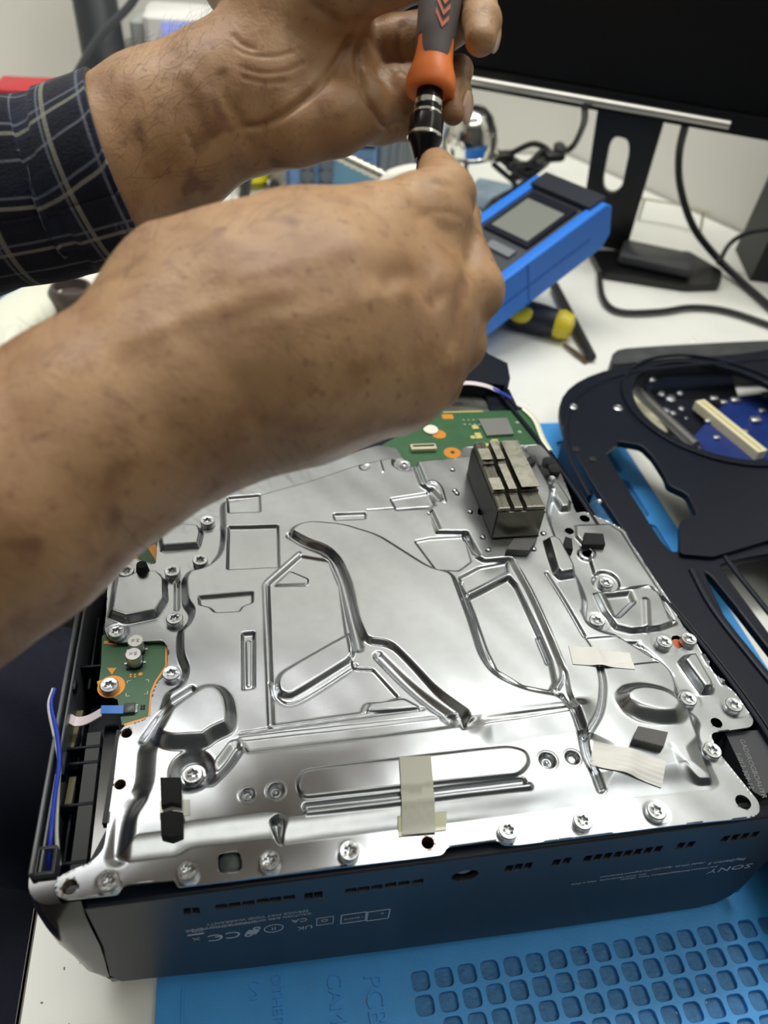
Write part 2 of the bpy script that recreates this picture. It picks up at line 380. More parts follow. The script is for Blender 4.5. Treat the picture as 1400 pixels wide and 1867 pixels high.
RP = [(998, 802), (1065, 893), (1094, 936), (1140, 1000), (1200, 1088)]
RO = [tuple(U(x, y, PLH)[:2]) for x, y in RP][::-1]
RO = [(.2830, -.003), (.2812, .04), (.2765, .075), (.2695, .108)] + [p for p in RO if p[1] > .13] + [(RO[-1][0] - .012, .30)]
obj('side_shelf', MB().prism([(.262, .0), (.2790, .0), (.2775, .04), (.2730, .075), (.2650, .108), (.2555, .139), (.240, .139)], .07, .0880), m_dark, con, smooth=False)
def inset(P, d): return [(x - d, y) for x, y in P]
rail('side_rail', inset(RO, .0008), .0014, .012, .0970, m_gloss); rail('side_rail', inset(RO, .0052), .0024, .012, .100); rail('side_rail', inset(RO[1:], .0105), .0014, .070, .0955)
rail('side_rail', [(RO[-1][0] - .004, .30), (.238, .335), (.225, .352), (.18, .362), (.10, .364), (.02, .352), (-.003, .325), (-.0085, .30)], .0022, .03, .100)
# clip latch on the left rail and its corner socket
c = U(140, 1335, .099)
for (px, py, sx, sy, sz) in ((133, 1250, .0026, .005, .004), (112, 1395, .0036, .010, .006)):
    p = U(px, py, .098); obj('latch', MB().box((p[0], p[1], .097), (sx, sy, sz), bev=.0004), m_dark, con)
p = U(70, 1575, .098)
fr = MB()
for dx, dy, sx, sy in ((-.0024, 0, .0010, .0088), (.0034, 0, .0010, .0088), (.0005, .0044, .0068, .0010), (.0005, -.0044, .0068, .0010)): fr.box((p[0] + dx + .0022, p[1] + dy, .096), (sx, sy, .009), bev=.0003)
obj('corner_socket', fr, m_lip, con)
# --- structure inside the left bay: ribs and two long foam-faced strips
ribs = MB()
for py in (1225, 1372, 1400, 1475, 1580):
    q = U(125, py, .09); ribs.box((-.0035, q[1], .082), (.013, .0012, .022), bev=.0003)
for y0, y1 in ((.01, .045), (.052, .074), (.09, .13)): ribs.box((-.0062, (y0 + y1) / 2, .082), (.0012, y1 - y0, .010), bev=.0003)
obj('bay_ribs', ribs, m_dark, con)
A, B = U(172, 1330, .093), U(150, 1600, .093)
for (pa, pb, wid, zt, mm, nm) in (((172, 1335), (140, 1600), .0052, .0925, mat('dark_grey_strip', (46, 48, 50), .6), 'foam_strip'), ((203, 1320), (176, 1590), .0050, .0905, m_gloss, 'trim_strip'), ((222, 1330), (196, 1500), .004, .0925, mat('dark_grey_strip', (36, 38, 40), .6), 'foam_strip')):
    a, b = U(*pa, zt), U(*pb, zt)
    d = (b - a); d[2] = 0; n_ = np.array([-d[1], d[0], 0]) / np.linalg.norm(d) * wid
    obj(nm, MB().obox((a[0] - n_[0] / 2, a[1] - n_[1] / 2, .078), d, n_, (0, 0, zt - .078)), mm, con, smooth=False)
obj('board_edge_tab', MB().obox(U(137, 1300, .086), (.0035, 0, 0), U(118, 1370, .086) - U(137, 1300, .086), (0, 0, .0015)), mat('tan_board', (120, 116, 88), .6), con, smooth=False)
obj('board_edge_tab', MB().obox(U(128, 1420, .086), (.0025, 0, 0), U(118, 1475, .086) - U(128, 1420, .086), (0, 0, .0015)), mat('tan_board', (120, 116, 88), .6), con, smooth=False)
# --- wires and ribbons on the left
def TU(pts, r, **k): return MB().tube([U(px, py, z) for px, py, z in pts], r, **k)
obj('blue_wire', TU([(100, 1256, .100), (93, 1285, .101), (104, 1340, .102), (108, 1390, .102), (100, 1450, .101), (92, 1530, .099), (88, 1590, .092)], .00082, n=8), mat('blue_wire', (38, 66, 190), .35), con, label='blue wire')
obj('white_wire', TU([(97, 1256, .100), (89, 1288, .101), (100, 1345, .1008), (108, 1390, .1005), (105, 1450, .099), (103, 1520, .097), (108, 1578, .093)], .00075, n=8), mat('white_wire', (206, 208, 198), .4), con, label='white wire')
def ribbon(name, pts, width_dir, m, th=.00025):
    P = catmull(np.array(pts), 6); mb = MB(); wd = np.array(width_dir, float); v = []
    T = np.gradient(P, axis=0); 
    for p, t in zip(P, T):
        n = np.cross(t, wd); n /= np.linalg.norm(n) + 1e-12
        v += [p - wd / 2 - n * th, p + wd / 2 - n * th, p + wd / 2 + n * th, p - wd / 2 + n * th]
    f = []
    for k in range(len(P) - 1):
        for i in range(4): j = (i + 1) % 4; f.append((k * 4 + i, k * 4 + 4 + i, k * 4 + 4 + j, k * 4 + j))
    f += [(3, 2, 1, 0)[::-1], tuple(range((len(P) - 1) * 4, len(P) * 4))[::-1]]
    return obj(name, mb.add(v, f), m, con, angle=60)
PB = PLH - .0022                               # top face of the circuit boards
ribbon('ribbon_cable', [U(186, 1298, PB + .001), U(160, 1312, PB - .002), U(140, 1316, PB - .003), U(127, 1311, PB - .002), U(124, 1318, PB - .006), U(131, 1345, .085)], (.0004, .0042, 0), mat('pinkish_white_ribbon', (218, 206, 212), .45))
ribbon('ribbon_tab', [U(225, 1294, PB + .0012), U(205, 1294, PB + .0014), U(184, 1294, PB + .001)], (0, .0038, 0), mat('blue_tab', (38, 112, 196), .4))
# --- circuit boards
def board(poly_px, name='circuit_board', z=PB, edge=True):
    P = [tuple(U(x, y, z)[:2]) for x, y in poly_px]
    o = obj(name, MB().prism(P, z - .0014, z), m_pcb, con, smooth=False)
    return o
b1 = board([(186, 1160), (196, 1152), (330, 1150), (330, 1215), (300, 1262), (290, 1312), (222, 1322), (217, 1290), (214, 1275), (186, 1266), (179, 1252), (184, 1215)])
b2 = board([(230, 960), (300, 905), (420, 890), (420, 1000), (380, 1052), (230, 1060)])
b3 = board([(690, 815), (800, 752), (952, 748), (975, 768), (1010, 850), (960, 880), (690, 870)])
def land(px, py, rpx, parent, z=PB, ry=None, n=24):
    p = U(px, py, z); q = U(px + rpx, py, z); r = np.linalg.norm(q - p)
    return obj('copper_land', MB().lathe([(r, 0), (r, .00015)], n, (p[0], p[1], z)), m_cu, parent, smooth=False)
def strip(pts, w, parent, m=m_cu, z=PB, h=.00015, name='copper_edge'):
    P = [U(x, y, z) for x, y in pts]; mb = MB()
    for a, b in zip(P[:-1], P[1:]):
        d = b - a; n = np.array([-d[1], d[0], 0]) / (np.linalg.norm(d) + 1e-9) * w
        mb.obox((a[0] - n[0] / 2, a[1] - n[1] / 2, z), d, n, (0, 0, h))
    return obj(name, mb, m, parent, smooth=False)
strip([(198, 1171), (298, 1170), (303, 1176), (303, 1215), (284, 1243), (276, 1262), (272, 1308), (226, 1322)], .0009, b1)
strip([(190, 1171), (212, 1174)], .0016, b1)
land(203, 1252, 25, b1); strip([(186, 1240), (190, 1262)], .004, b1)
pt = [U(195, 1218, PB), U(212, 1218, PB), U(204, 1230, PB)]
obj('arrow_mark', MB().prism([tuple(p[:2]) for p in pt], PB, PB + .0001), m_cu, b1, smooth=False)
for px, py, w in ((238, 1230, .0006), (246, 1230, .0006), (238, 1234, .0006), (246, 1234, .0006)): land(px, py, 2, b1, n=8)
land(256, 1229, 4, b1, n=12)
m_silk = mat('silkscreen', (206, 210, 190), .6)
for pts in (((232, 1246), (232, 1242), (238, 1241)), ((265, 1240), (271, 1239), (271, 1244)), ((230, 1264), (230, 1270), (236, 1269)), ((263, 1266), (269, 1265), (269, 1260))): strip(pts, .00025, b1, m_silk, name='silk_mark')
# capacitors (two tall round cans)
def cap(px, py, r=.0033, h=.0058):
    p = U(px, py, PB + h)
    t = obj('capacitor', MB().lathe([(r * .96, 0), (r * .96, .0006), (r, .001), (r, h - .0006), (r * .93, h), (r * .5, h)], 28, (p[0], p[1], PB + .0008)), mat('capacitor_can', (214, 214, 210), .3, .7), b1, label='silver round capacitor')
    obj('capacitor_base', MB().prism([(p[0] - r, p[1] - r), (p[0] + r * .6, p[1] - r), (p[0] + r, p[1] - r * .6), (p[0] + r, p[1] + r * .6), (p[0] + r * .6, p[1] + r), (p[0] - r, p[1] + r)], PB, PB + .0009), m_dark, b1, smooth=False)
    for dx in (-1, 1): obj('capacitor_terminal', MB().box((p[0] + dx * (r + .0004), p[1], PB + .0002), (.0014, .0009, .0004)), m_zinc, b1, smooth=False)
    for k, tx in enumerate(('04', 'SL')):
        obj('can_print', text_mesh(tx, .0019, frame_M((p[0] + .0009 - .0018 * k, p[1], PB + .0008 + h + .00002), (0, -1, 0), (1, 0, 0), (0, 0, 1)), .00003), mat('print_black', (40, 40, 42), .6), b1, smooth=False)
cap(247, 1170); cap(243, 1194)
# connector with its pins
p = U(236, 1292, PB + .0008)
obj('connector', MB().box((p[0], p[1], PB + .0009), (.0044, .0046, .0018), bev=.0002), mat('connector_grey', (72, 74, 78), .4), b1)
for i in range(6): obj('connector_pin', MB().box((p[0] + .0026, p[1] - .0016 + .00065 * i, PB + .0003), (.0010, .0003, .0005)), m_zinc, b1, smooth=False)
for dx, dy in ((0, 0), (.0010, 0), (0, .0011), (.0010, .0011)): obj('chip', MB().box((p[0] + .0046 + dx, p[1] + dy, PB + .0003), (.0007, .0008, .0005)), m_dark, b1, smooth=False)
# upper right board: shield chip, sockets, lands
p0, p1, p2, p3 = [U(x, y, PB + .0016) for x, y in ((872, 764), (924, 762), (937, 791), (888, 794))]
obj('chip', MB().prism([tuple(q[:2]) for q in (p0, p1, p2, p3)], PB, PB + .0018), mat('chip_grey', (150, 152, 150), .35, .7), b3, smooth=False, label='large grey chip')
p = U(772, 815, PB + .002); 
obj('socket', MB().box((p[0], p[1], PB + .0014), (.0155, .0052, .0028), bev=.0004), mat('cream_socket', (196, 190, 160), .45), b3, label='cream socket')
obj('socket_slot', MB().box((p[0], p[1] + .0002, PB + .0029), (.0130, .0012, .0004)), m_dark, b3, smooth=False)
land(825, 826, 16, b3); obj('hole_ring', MB().lathe([(.0013, 0), (.0013, .0002)], 16, (*U(825, 825, PB)[:2], PB + .00015)), mat('hole_brown', (70, 40, 20), .6), b3)
land(800, 792, 13, b3); p = U(785, 785, PB); obj('white_washer', MB().lathe([(.0046, 0), (.0046, .0009)], 24, (p[0], p[1], PB + .0002)), mat('white_washer', (226, 224, 210), .5), b3)
strip([(806, 760), (826, 760)], .0050, b3)
m_tan = mat('tan_flux', (190, 184, 110), .5)
for x, y, sx, sy, h in ((866, 780, .004, .004, .0008), (872, 795, .004, .006, .0006), (862, 798, .003, .003, .0006), (890, 814, .010, .0035, .0014), (902, 807, .004, .004, .0014)):
    q = U(x, y, PB); obj('component', MB().box((q[0], q[1], PB + h / 2), (sx, sy, h), bev=.0002), m_tan, b3)
for i in range(4):
    for j in range(2):
        q = U(845 + 9 * i + 2 * j, 767 + 8 * j, PB); obj('component', MB().box((q[0], q[1], PB + .0003), (.0010, .0012, .0006)), mat('solder_pad', (206, 214, 208), .3, .6), b3, smooth=False)
for x, y in ((943, 771), (947, 788)): q = U(x, y, PB); obj('component', MB().lathe([(.0012, 0), (.0012, .0004)], 12, (q[0], q[1], PB)), mat('solder_pad', (206, 214, 208)), b3)
strip([(808, 752), (880, 750)], .0012, b3, m_tan)
strip([(368, 905), (372, 950), (385, 965)], .0016, b2)
strip([(276, 995), (292, 1022)], .004, b2); strip([(235, 1010), (246, 1026)], .005, b2)
# bright strip at the board's right edge, fan duct and dark housing beyond the boards
P = [U(955, 745, PLH - .001), U(975, 765, PLH - .001), U(990, 800, PLH - .001), U(1003, 822, PLH - .001)]
obj('edge_shield', MB().tube(P, .0018, flat=.4), mat('bright_edge', (235, 236, 215), .3, .3), con)
obj('fan_duct', MB().prism([tuple(U(x, y, .093)[:2]) for x, y in ((780, 770), (800, 700), (860, 705), (900, 748), (898, 756), (800, 760))], .078, .093), mat('duct_metal', (150, 150, 142), .3, .8, rvar=.1), con, smooth=False)
obj('rear_housing', MB().prism([tuple(U(x, y, .105)[:2]) for x, y in ((760, 690), (800, 640), (880, 640), (925, 662), (930, 690), (920, 702), (870, 696))], .06, .105), m_dark, con, smooth=False)
obj('rear_housing', MB().prism([tuple(U(x, y, .10)[:2]) for x, y in ((885, 705), (930, 700), (955, 752), (905, 756))], .06, .096), m_dark, con, smooth=False)
obj('flat_cable', TU([(820, 705, .104), (850, 698, .108), (885, 703, .108), (910, 714, .104)], .0022, n=8, flat=.3), mat('pinkish_white_ribbon', (214, 208, 206)), con)
obj('flat_cable', TU([(898, 708, .1065), (915, 716, .104), (932, 726, .100)], .0014, n=8, flat=.4), mat('blue_wire', (38, 66, 190)), con, label='blue cable end')
# --- label plate beside the notch
q = [U(x, y, .097) for x, y in ((1322, 1336), (1392, 1330), (1440, 1420), (1388, 1452), (1372, 1442))]
lp = obj('label_plate', MB().prism([tuple(p[:2]) for p in q], .078, .097), mat('label_plate', (46, 49, 54), .45), con, smooth=False)
for px, py, tx, s in ((1372, 1400, 'GAD5ROGBOALIYR', .0030), (1357, 1405, '1-013-309-12', .0030)):
    p = U(px, py, .097); d = U(px + 26, py + 66, .097) - p; d /= np.linalg.norm(d); up = np.cross((0, 0, 1), d)
    obj('plate_print', text_mesh(tx, s, frame_M((*p[:2], .0971), d, up, (0, 0, 1)), .00003), mat('grey_print', (120, 122, 124), .6), lp, smooth=False)
# --- markings on the front panel (upside down: the console lies on its head)
m_print = mat('faint_grey_print', (176, 182, 190), .5)
def ptext(px, py, tx, s, m=m_print, sp=1.0, sx=1.0):
    p = PY(px, py, FY - .0001)
    M = frame_M(p, (-1 * sx, 0, 0), (0, 0, -1), (0, -1, 0))
    return obj('panel_print', text_mesh(tx, s, M, .00003, sp), m, con, smooth=False)
ptext(1331, 1583, 'SONY', .0062, sp=1.05, sx=1.25)
ptext(1325, 1570, 'PlayStation 5', .0034); ptext(1252, 1577, 'Model CFI-20  A', .0024); ptext(1190, 1585, '200-240V    1.7 A', .0022)
ptext(1255, 1587, 'Sony Interactive Entertainment Inc.', .0019); ptext(1195, 1595, '1-7-1 Konan Minato-ku Tokyo, 108 Japan', .0019); ptext(1110, 1603, 'Sony Global Manufacturing   Made in China', .0019)
ptext(1140, 1593, 'Sony Interactive Entertainment', .0018)
for k, (px, py, tx, s) in enumerate(((470, 1673, 'SERVICE MAY VOID WARRANTY', .0026), (455, 1681, 'CAUTION RISK OF SHOCK DO NOT OPEN', .0024), (405, 1689, 'INFORMATION INSIDE', .0026), (360, 1697, 'CFI', .0030))): ptext(px, py, tx, s)
ptext(393, 1709, 'C', .0088); ptext(425, 1704, 'C', .0088)
p = PY(397, 1708, FY - .0001); obj('panel_print', MB().box(p + np.array([.0004, 0, 0]), (.0028, .0001, .0007)), m_print, con, smooth=False)
ptext(556, 1691, 'UK', .0046); ptext(546, 1678, 'CA', .0046)
def ring(px, py, r0, r1, n=24):
    p = PY(px, py, FY - .0001); return obj('panel_print', curve_prism('ring', [circ((p[0], p[2]), r1, n), circ((p[0], p[2]), r0, n)[::-1]], FY - .0001, FY, 0, frame_M((0, 0, 0), (1, 0, 0), (0, 0, 1), (0, 1, 0))), m_print, con, smooth=False)
ring(499, 1693, .0034, .0038); ptext(499, 1693, 'II', .004)
def orect(x0, y0, x1, y1, w=.0005):
    a, b = PF(x0, y0), PF(x1, y1); xa, xb = sorted((a[0], b[0])); za, zb = sorted((a[1], b[1])); mb = MB(); y = FY - .0001
    for c, s in ((((xa + xb) / 2, y, za), (xb - xa, .0001, w)), (((xa + xb) / 2, y, zb), (xb - xa, .0001, w)), ((xa, y, (za + zb) / 2), (w, .0001, zb - za)), ((xb, y, (za + zb) / 2), (w, .0001, zb - za))): mb.box(c, s)
    return obj('panel_print', mb, m_print, con, smooth=False)
orect(621, 1684, 668, 1662); orect(668, 1679, 711, 1657); orect(577, 1687, 608, 1670, .0003)
ptext(645, 1674, '~ 50/60Hz', .0018); ptext(592, 1678, 'O', .0036); ptext(697, 1665, '+', .0036)
p = PF(460, 1699); obj('panel_print', MB().box((p[0], FY - .0001, p[1]), (.0045, .0001, .0036), rot=[[.9, 0, .43], [0, 1, 0], [-.43, 0, .9]]), m_print, con, smooth=False)
ring(453, 1705, .0009, .0016, 12); ring(468, 1693, .0008, .0015, 12)
p = PF(357, 1703); obj('panel_print', MB().box((p[0], FY - .0001, p[1]), (.0060, .0001, .0011)), m_print, con, smooth=False)
ptext(358, 1712, 'X', .0040)
# ------------------------------------------------------------------ pressed metal shield plate: a height field with stamped features
STEP = .00045
def pl(pts, z=PLH): return np.array([U(x, y, z)[:2] for x, y in pts])
def seg_d(X, Y, a, b):
    dx, dy = b - a; t = np.clip(((X - a[0]) * dx + (Y - a[1]) * dy) / (dx * dx + dy * dy + 1e-15), 0, 1)
    return np.hypot(X - a[0] - t * dx, Y - a[1] - t * dy)
def sdf(X, Y, P):
    d = np.full(X.shape, 1e9); s = np.zeros(X.shape, bool); n = len(P)
    for i in range(n):
        a, b = P[i], P[(i + 1) % n]; d = np.minimum(d, seg_d(X, Y, a, b))
        if a[1] != b[1]:
            c = ((a[1] > Y) != (b[1] > Y)) & (X < (b[0] - a[0]) * (Y - a[1]) / (b[1] - a[1]) + a[0]); s ^= c
    return np.where(s, -d, d)
gx = np.arange(-.014, .286, STEP); gy = np.arange(-.012, .262, STEP)
GX, GY = np.meshgrid(gx, gy); HZ = np.zeros(GX.shape)
def win(P, m):
    x0, y0 = P.min(0) - m; x1, y1 = P.max(0) + m
    i0, i1 = np.searchsorted(gx, [x0, x1]); j0, j1 = np.searchsorted(gy, [y0, y1]); return slice(j0, j1), slice(i0, i1)
def sm(t): t = np.clip(t, 0, 1); return t * t * (3 - 2 * t)
def emboss(pts, h, wd, r=2, z=PLH, mode='add', inward=True, lin_=0., wf=None, soft=None):
    # h metres up (negative: down), wd slope width, r corner rounding passes
    P = fillet(pl(pts, z), (0, .0016, .0055)[r]) if r else pl(pts, z)
    w_ = win(P, wd + (.016 if soft else .001)); d = sdf(GX[w_], GY[w_], P)
    if wf: wd = wd * wf(GX[w_], GY[w_])
    t = sm(-d / wd) if inward else sm(.5 - d / wd)
    if soft: mk = soft(GX[w_], GY[w_]); t = t * (1 - mk) + mk * sm(1 - np.maximum(d, 0) / .013)
    if lin_: t = (1 - lin_) * t + lin_ * np.clip(-d / wd, 0, 1)
    if mode == 'add': HZ[w_] += h * t
    else: HZ[w_] = HZ[w_] * (1 - t) + h * t              # 'set': press to an absolute level
def bead(pts, h, wd, z=PLH, smooth=True):
    P = pl(pts, z)
    if smooth and len(P) > 2: P = catmull(P, 4)
    w_ = win(P, wd + .001); d = np.full(GX[w_].shape, 1e9)
    for a, b in zip(P[:-1], P[1:]): d = np.minimum(d, seg_d(GX[w_], GY[w_], a, b))
    HZ[w_] += h * sm(1 - d / wd)
def disc(px, py, rpx, h, wd, mode='add', z=PLH):
    c = U(px, py, z)[:2]; r = np.linalg.norm(U(px + rpx, py, z)[:2] - c); P = np.array([c - r - wd, c + r + wd]); w_ = win(P, .001)
    d = np.hypot(GX[w_] - c[0], GY[w_] - c[1]) - r; t = sm(.5 - d / wd)
    if mode == 'add': HZ[w_] += h * t
    else: HZ[w_] = HZ[w_] * (1 - t) + h * t
MM = .001
# raised interior inside the screw flange
INT = [(206, 1566), (226, 1574), (322, 1561), (346, 1545), (498, 1527), (512, 1541), (740, 1510), (900, 1491), (1090, 1463), (1300, 1440), (1313, 1430), (1292, 1385), (1272, 1340), (1278, 1318), (1262, 1300), (1236, 1292), (1238, 1258), (1220, 1222), (1170, 1190), (1120, 1160), (1082, 1152), (1066, 1128), (1072, 1100), (1058, 1062), (1030, 1020), (1014, 985), (1002, 950), (1010, 905), (985, 860), (960, 826), (742, 850), (715, 836), (640, 852), (560, 880), (470, 905), (400, 915), (402, 985), (396, 1016), (372, 1036), (342, 1040), (330, 1060), (332, 1105), (346, 1122), (338, 1142), (322, 1155), (322, 1200), (334, 1228), (326, 1252), (302, 1262), (290, 1300), (266, 1345), (250, 1370), (244, 1440), (212, 1480)]
emboss(INT, 3.0 * MM, 8.0 * MM, 2, lin_=.6, wf=lambda X, Y: .42 + .3 * sm((X - .16) / .03) * sm((.03 - Y) / .008) + .60 * (1 - sm((Y - .060) / .012)) * (1 - sm((X - .222) / .008) * sm((Y - .022) / .006)))
# left slope is wider at the lower left corner
YS = U(1040, 1300, PLH)[1] - .002
# --- centre plateau with the S-shaped left edge
CEN = [(522, 985), (532, 968), (562, 958), (625, 963), (690, 983), (735, 1012), (785, 1044), (826, 1052), (838, 1085), (862, 1150), (878, 1205), (900, 1238), (950, 1262), (1018, 1274), (1040, 1300), (950, 1312), (842, 1334), (846, 1318), (828, 1306), (790, 1278), (740, 1222), (706, 1188), (664, 1186), (646, 1150), (632, 1080), (614, 1036), (590, 1014), (548, 1004)]
emboss(CEN, 2.4 * MM, 3.2 * MM, 2, soft=lambda X, Y: (1 - sm((Y - YS) / .006)) * sm((X - .146) / .012) * (1 - sm((X - .198) / .012)))
# deep flank on the plateau's left side
bead([(530, 985), (560, 1002), (598, 1020), (620, 1060), (634, 1110), (648, 1165), (654, 1190)], -1.2 * MM, 3.0 * MM)
bead([(690, 1205), (735, 1250), (775, 1285), (820, 1318)], -1.3 * MM, 3.4 * MM)
bead([(838, 1316), (842, 1332)], -1.0 * MM, 1.6 * MM)
# --- left lobe
emboss([(498, 1252), (508, 1232), (560, 1202), (638, 1158), (650, 1186), (646, 1212), (560, 1266), (528, 1284), (505, 1276)], 2.0 * MM, 2.6 * MM, 2)
bead([(494, 1256), (506, 1280), (530, 1290), (570, 1272), (648, 1222)], -.7 * MM, 1.2 * MM)
# --- sunken left field with its folded border
emboss([(488, 1073), (548, 1020), (600, 1028), (620, 1075), (632, 1160), (645, 1225), (680, 1226), (730, 1280), (700, 1290), (665, 1292), (660, 1308), (497, 1332)], -1.0 * MM, 1.3 * MM, 1)
bead([(482, 1076), (493, 1332)], .5 * MM, 1.5 * MM); bead([(484, 1072), (545, 1018)], .5 * MM, 1.5 * MM)
emboss([(498, 1076), (528, 1047), (564, 1062), (562, 1074)], .8 * MM, .9 * MM, 1)
emboss([(664, 1308), (672, 1290), (735, 1281), (762, 1296), (766, 1304)], .9 * MM, 1.1 * MM, 1)
# folds below the field
bead([(440, 1346), (660, 1314), (770, 1300)], -.6 * MM, .9 * MM, smooth=False)
emboss([(430, 1352), (838, 1306), (842, 1334), (450, 1384)], -.8 * MM, 2.0 * MM, 1)
bead([(842, 1336), (940, 1322), (1040, 1306)], -.4 * MM, .9 * MM, smooth=False)
# --- pockets of the left area
emboss([(414, 966), (510, 964), (512, 1044), (412, 1048)], -1.5 * MM, 1.7 * MM, 1)
emboss([(412, 905), (476, 900), (478, 942), (414, 944)], -1.2 * MM, 1.6 * MM, 1)
emboss([(360, 1094), (464, 1086), (464, 1108), (444, 1114), (440, 1124), (390, 1126), (382, 1116), (362, 1112)], -1.4 * MM, 1.5 * MM, 1)
emboss([(439, 1160), (467, 1158), (467, 1264), (440, 1268)], -1.6 * MM, 1.6 * MM, 1)
emboss([(447, 1172), (459, 1172), (459, 1258), (449, 1258)], .5 * MM, .6 * MM, 1)
emboss([(605, 944), (668, 941), (668, 955), (608, 958)], -1.1 * MM, 1.3 * MM, 1)
emboss([(708, 916), (780, 905), (796, 936), (720, 940)], -1.0 * MM, 1.4 * MM, 1)
disc(664, 859, 9, -.6 * MM, .8 * MM); bead([(690, 846), (697, 868)], .5 * MM, 1.0 * MM)
bead([(668, 938), (780, 930)], -.25 * MM, .5 * MM, smooth=False)
# --- right plateau boundary: stepped channel
chan = [(757, 850), (770, 892), (784, 900), (796, 926), (786, 944), (800, 974), (848, 972), (862, 1006), (880, 1026), (925, 1022)]
P_ = [(745, 850), (762, 895), (778, 905), (788, 925), (778, 945), (792, 984), (848, 984), (862, 1026), (880, 1036), (928, 1032), (960, 1095), (1000, 1180), (1024, 1240), (1030, 1275), (1062, 1345), (1072, 1395), (1100, 1445), (1300, 1432), (1262, 1335), (1225, 1225), (1120, 1160), (1070, 1140), (1050, 1060), (1000, 960), (1010, 900), (975, 830)]
emboss(P_, 1.9 * MM, 1.8 * MM, 1, wf=lambda X, Y: 1 + 8 * sm((.036 - Y) / .012) * (1 - sm((X - .228) / .008)))
bead([(757, 853), (773, 893)], -1.6 * MM, 1.7 * MM); bead([(784, 906), (798, 922)], -2.2 * MM, 2.8 * MM); bead([(784, 945), (797, 975)], -1.7 * MM, 1.8 * MM)
bead([(846, 984), (868, 1022)], -1.8 * MM, 1.9 * MM)
bead([(772, 898), (786, 892), (800, 902), (808, 928)], .7 * MM, 1.2 * MM)
# --- pockets of the right area
emboss([(752, 994), (780, 988), (846, 984), (860, 1032), (836, 1050), (792, 1048)], -.9 * MM, 1.2 * MM, 1)
emboss([(832, 1060), (870, 1040), (924, 1030), (926, 1052), (848, 1092)], -1.1 * MM, 1.6 * MM, 1)
emboss([(848, 1094), (926, 1054), (942, 1072), (984, 1160), (1006, 1212), (1014, 1250), (1004, 1268), (950, 1258), (900, 1228), (882, 1190), (862, 1130)], -2.6 * MM, 2.0 * MM, 1)
bead([(840, 1070), (862, 1130), (880, 1190), (900, 1228), (950, 1258), (1000, 1268)], -.9 * MM, 1.6 * MM)
bead([(930, 1034), (962, 1092), (1000, 1176), (1022, 1236), (1012, 1264)], .9 * MM, 1.6 * MM)
bead([(980, 1166), (998, 1210)], -.9 * MM, 1.3 * MM)
bead([(1020, 1276), (1040, 1310), (1056, 1342)], -1.6 * MM, 1.5 * MM)
bead([(1058, 1345), (1068, 1388), (1094, 1440)], -2.2 * MM, 2.3 * MM)
bead([(1088, 1226), (1094, 1262), (1088, 1310), (1066, 1350)], -1.5 * MM, 1.9 * MM)
bead([(992, 1058), (1024, 1110), (1060, 1172)], -1.2 * MM, 1.2 * MM)
emboss([(1060, 1175), (1164, 1168), (1192, 1220), (1098, 1232)], -.8 * MM, .9 * MM, 0)
bead([(1166, 1170), (1192, 1219)], -.5 * MM, .7 * MM)
# --- domes
emboss([(1108, 1280), (1124, 1262), (1160, 1255), (1210, 1266), (1244, 1292), (1252, 1316), (1238, 1336), (1200, 1340), (1150, 1330), (1118, 1308)], 4.4 * MM, 6.5 * MM, 2)
emboss([(270, 1350), (284, 1318), (330, 1280), (372, 1254), (408, 1256), (430, 1280), (436, 1318), (432, 1346), (396, 1362), (380, 1376), (312, 1380), (284, 1372)], 4.6 * MM, 5.4 * MM, 2)
bead([(262, 1350), (300, 1300), (350, 1265)], -1.5 * MM, 2.2 * MM)
# --- bowl around the sunken screw and the hollow beside it
disc(352, 1412, 33, -3.6 * MM, 5.0 * MM)
bead([(385, 1425), (410, 1400), (430, 1372)], -1.6 * MM, 4.2 * MM)
disc(350, 1414, 17, 0.3 * MM, 1.0 * MM)
# --- long stadium, lower left plateau corner, notch
emboss([(548, 1468), (536, 1440), (548, 1412), (600, 1404), (925, 1366), (958, 1376), (966, 1400), (948, 1424)], 1.1 * MM, 1.6 * MM, 2)
bead([(560, 1478), (760, 1455), (950, 1432)], -1.4 * MM, 2.2 * MM, smooth=False)
bead([(560, 1488), (760, 1465), (962, 1441)], .9 * MM, 1.8 * MM, smooth=False)
emboss([(488, 1502), (506, 1488), (520, 1500), (516, 1546), (505, 1538), (498, 1528)], -2.4 * MM, 2.4 * MM, 1)
bead([(215, 1560), (228, 1500), (250, 1462)], -.9 * MM, 5.0 * MM)
# --- conical dimples
for x, y, r, h in ((452, 1457, 11, -2.2), (503, 1450, 13, -2.6), (995, 1394, 13, -2.6), (1040, 1389, 11, -2.2)):
    disc(x, y, r, h * MM, 2.2 * MM)
    disc(x, y, r + 5, .35 * MM, .8 * MM)
disc(503, 1450, 5, 1.2 * MM, 1.0 * MM); disc(995, 1394, 5, 1.2 * MM, 1.0 * MM)
# --- flange features on the right: stamped boxes
emboss([(984, 1000), (1002, 994), (1020, 1004), (1046, 1052), (1046, 1068), (1014, 1074), (1002, 1062)], 4.2 * MM, 3.0 * MM, 1)
emboss([(998, 884), (1018, 884), (1042, 918), (1040, 934), (1020, 936), (1004, 912)], 3.4 * MM, 2.6 * MM, 1)
emboss([(1046, 958), (1110, 955), (1135, 972), (1163, 1018), (1210, 1088), (1180, 1078), (1102, 1082), (1080, 1050), (1064, 1000), (1046, 980)], 1.6 * MM, 2.0 * MM, 1)
emboss([(1078, 1082), (1180, 1070), (1200, 1082), (1238, 1140), (1204, 1152), (1150, 1158), (1118, 1150), (1096, 1120)], 2.6 * MM, 2.4 * MM, 1)
emboss([(1092, 1086), (1150, 1080), (1160, 1104), (1128, 1136), (1112, 1132)], -2.2 * MM, 3.4 * MM, 1)
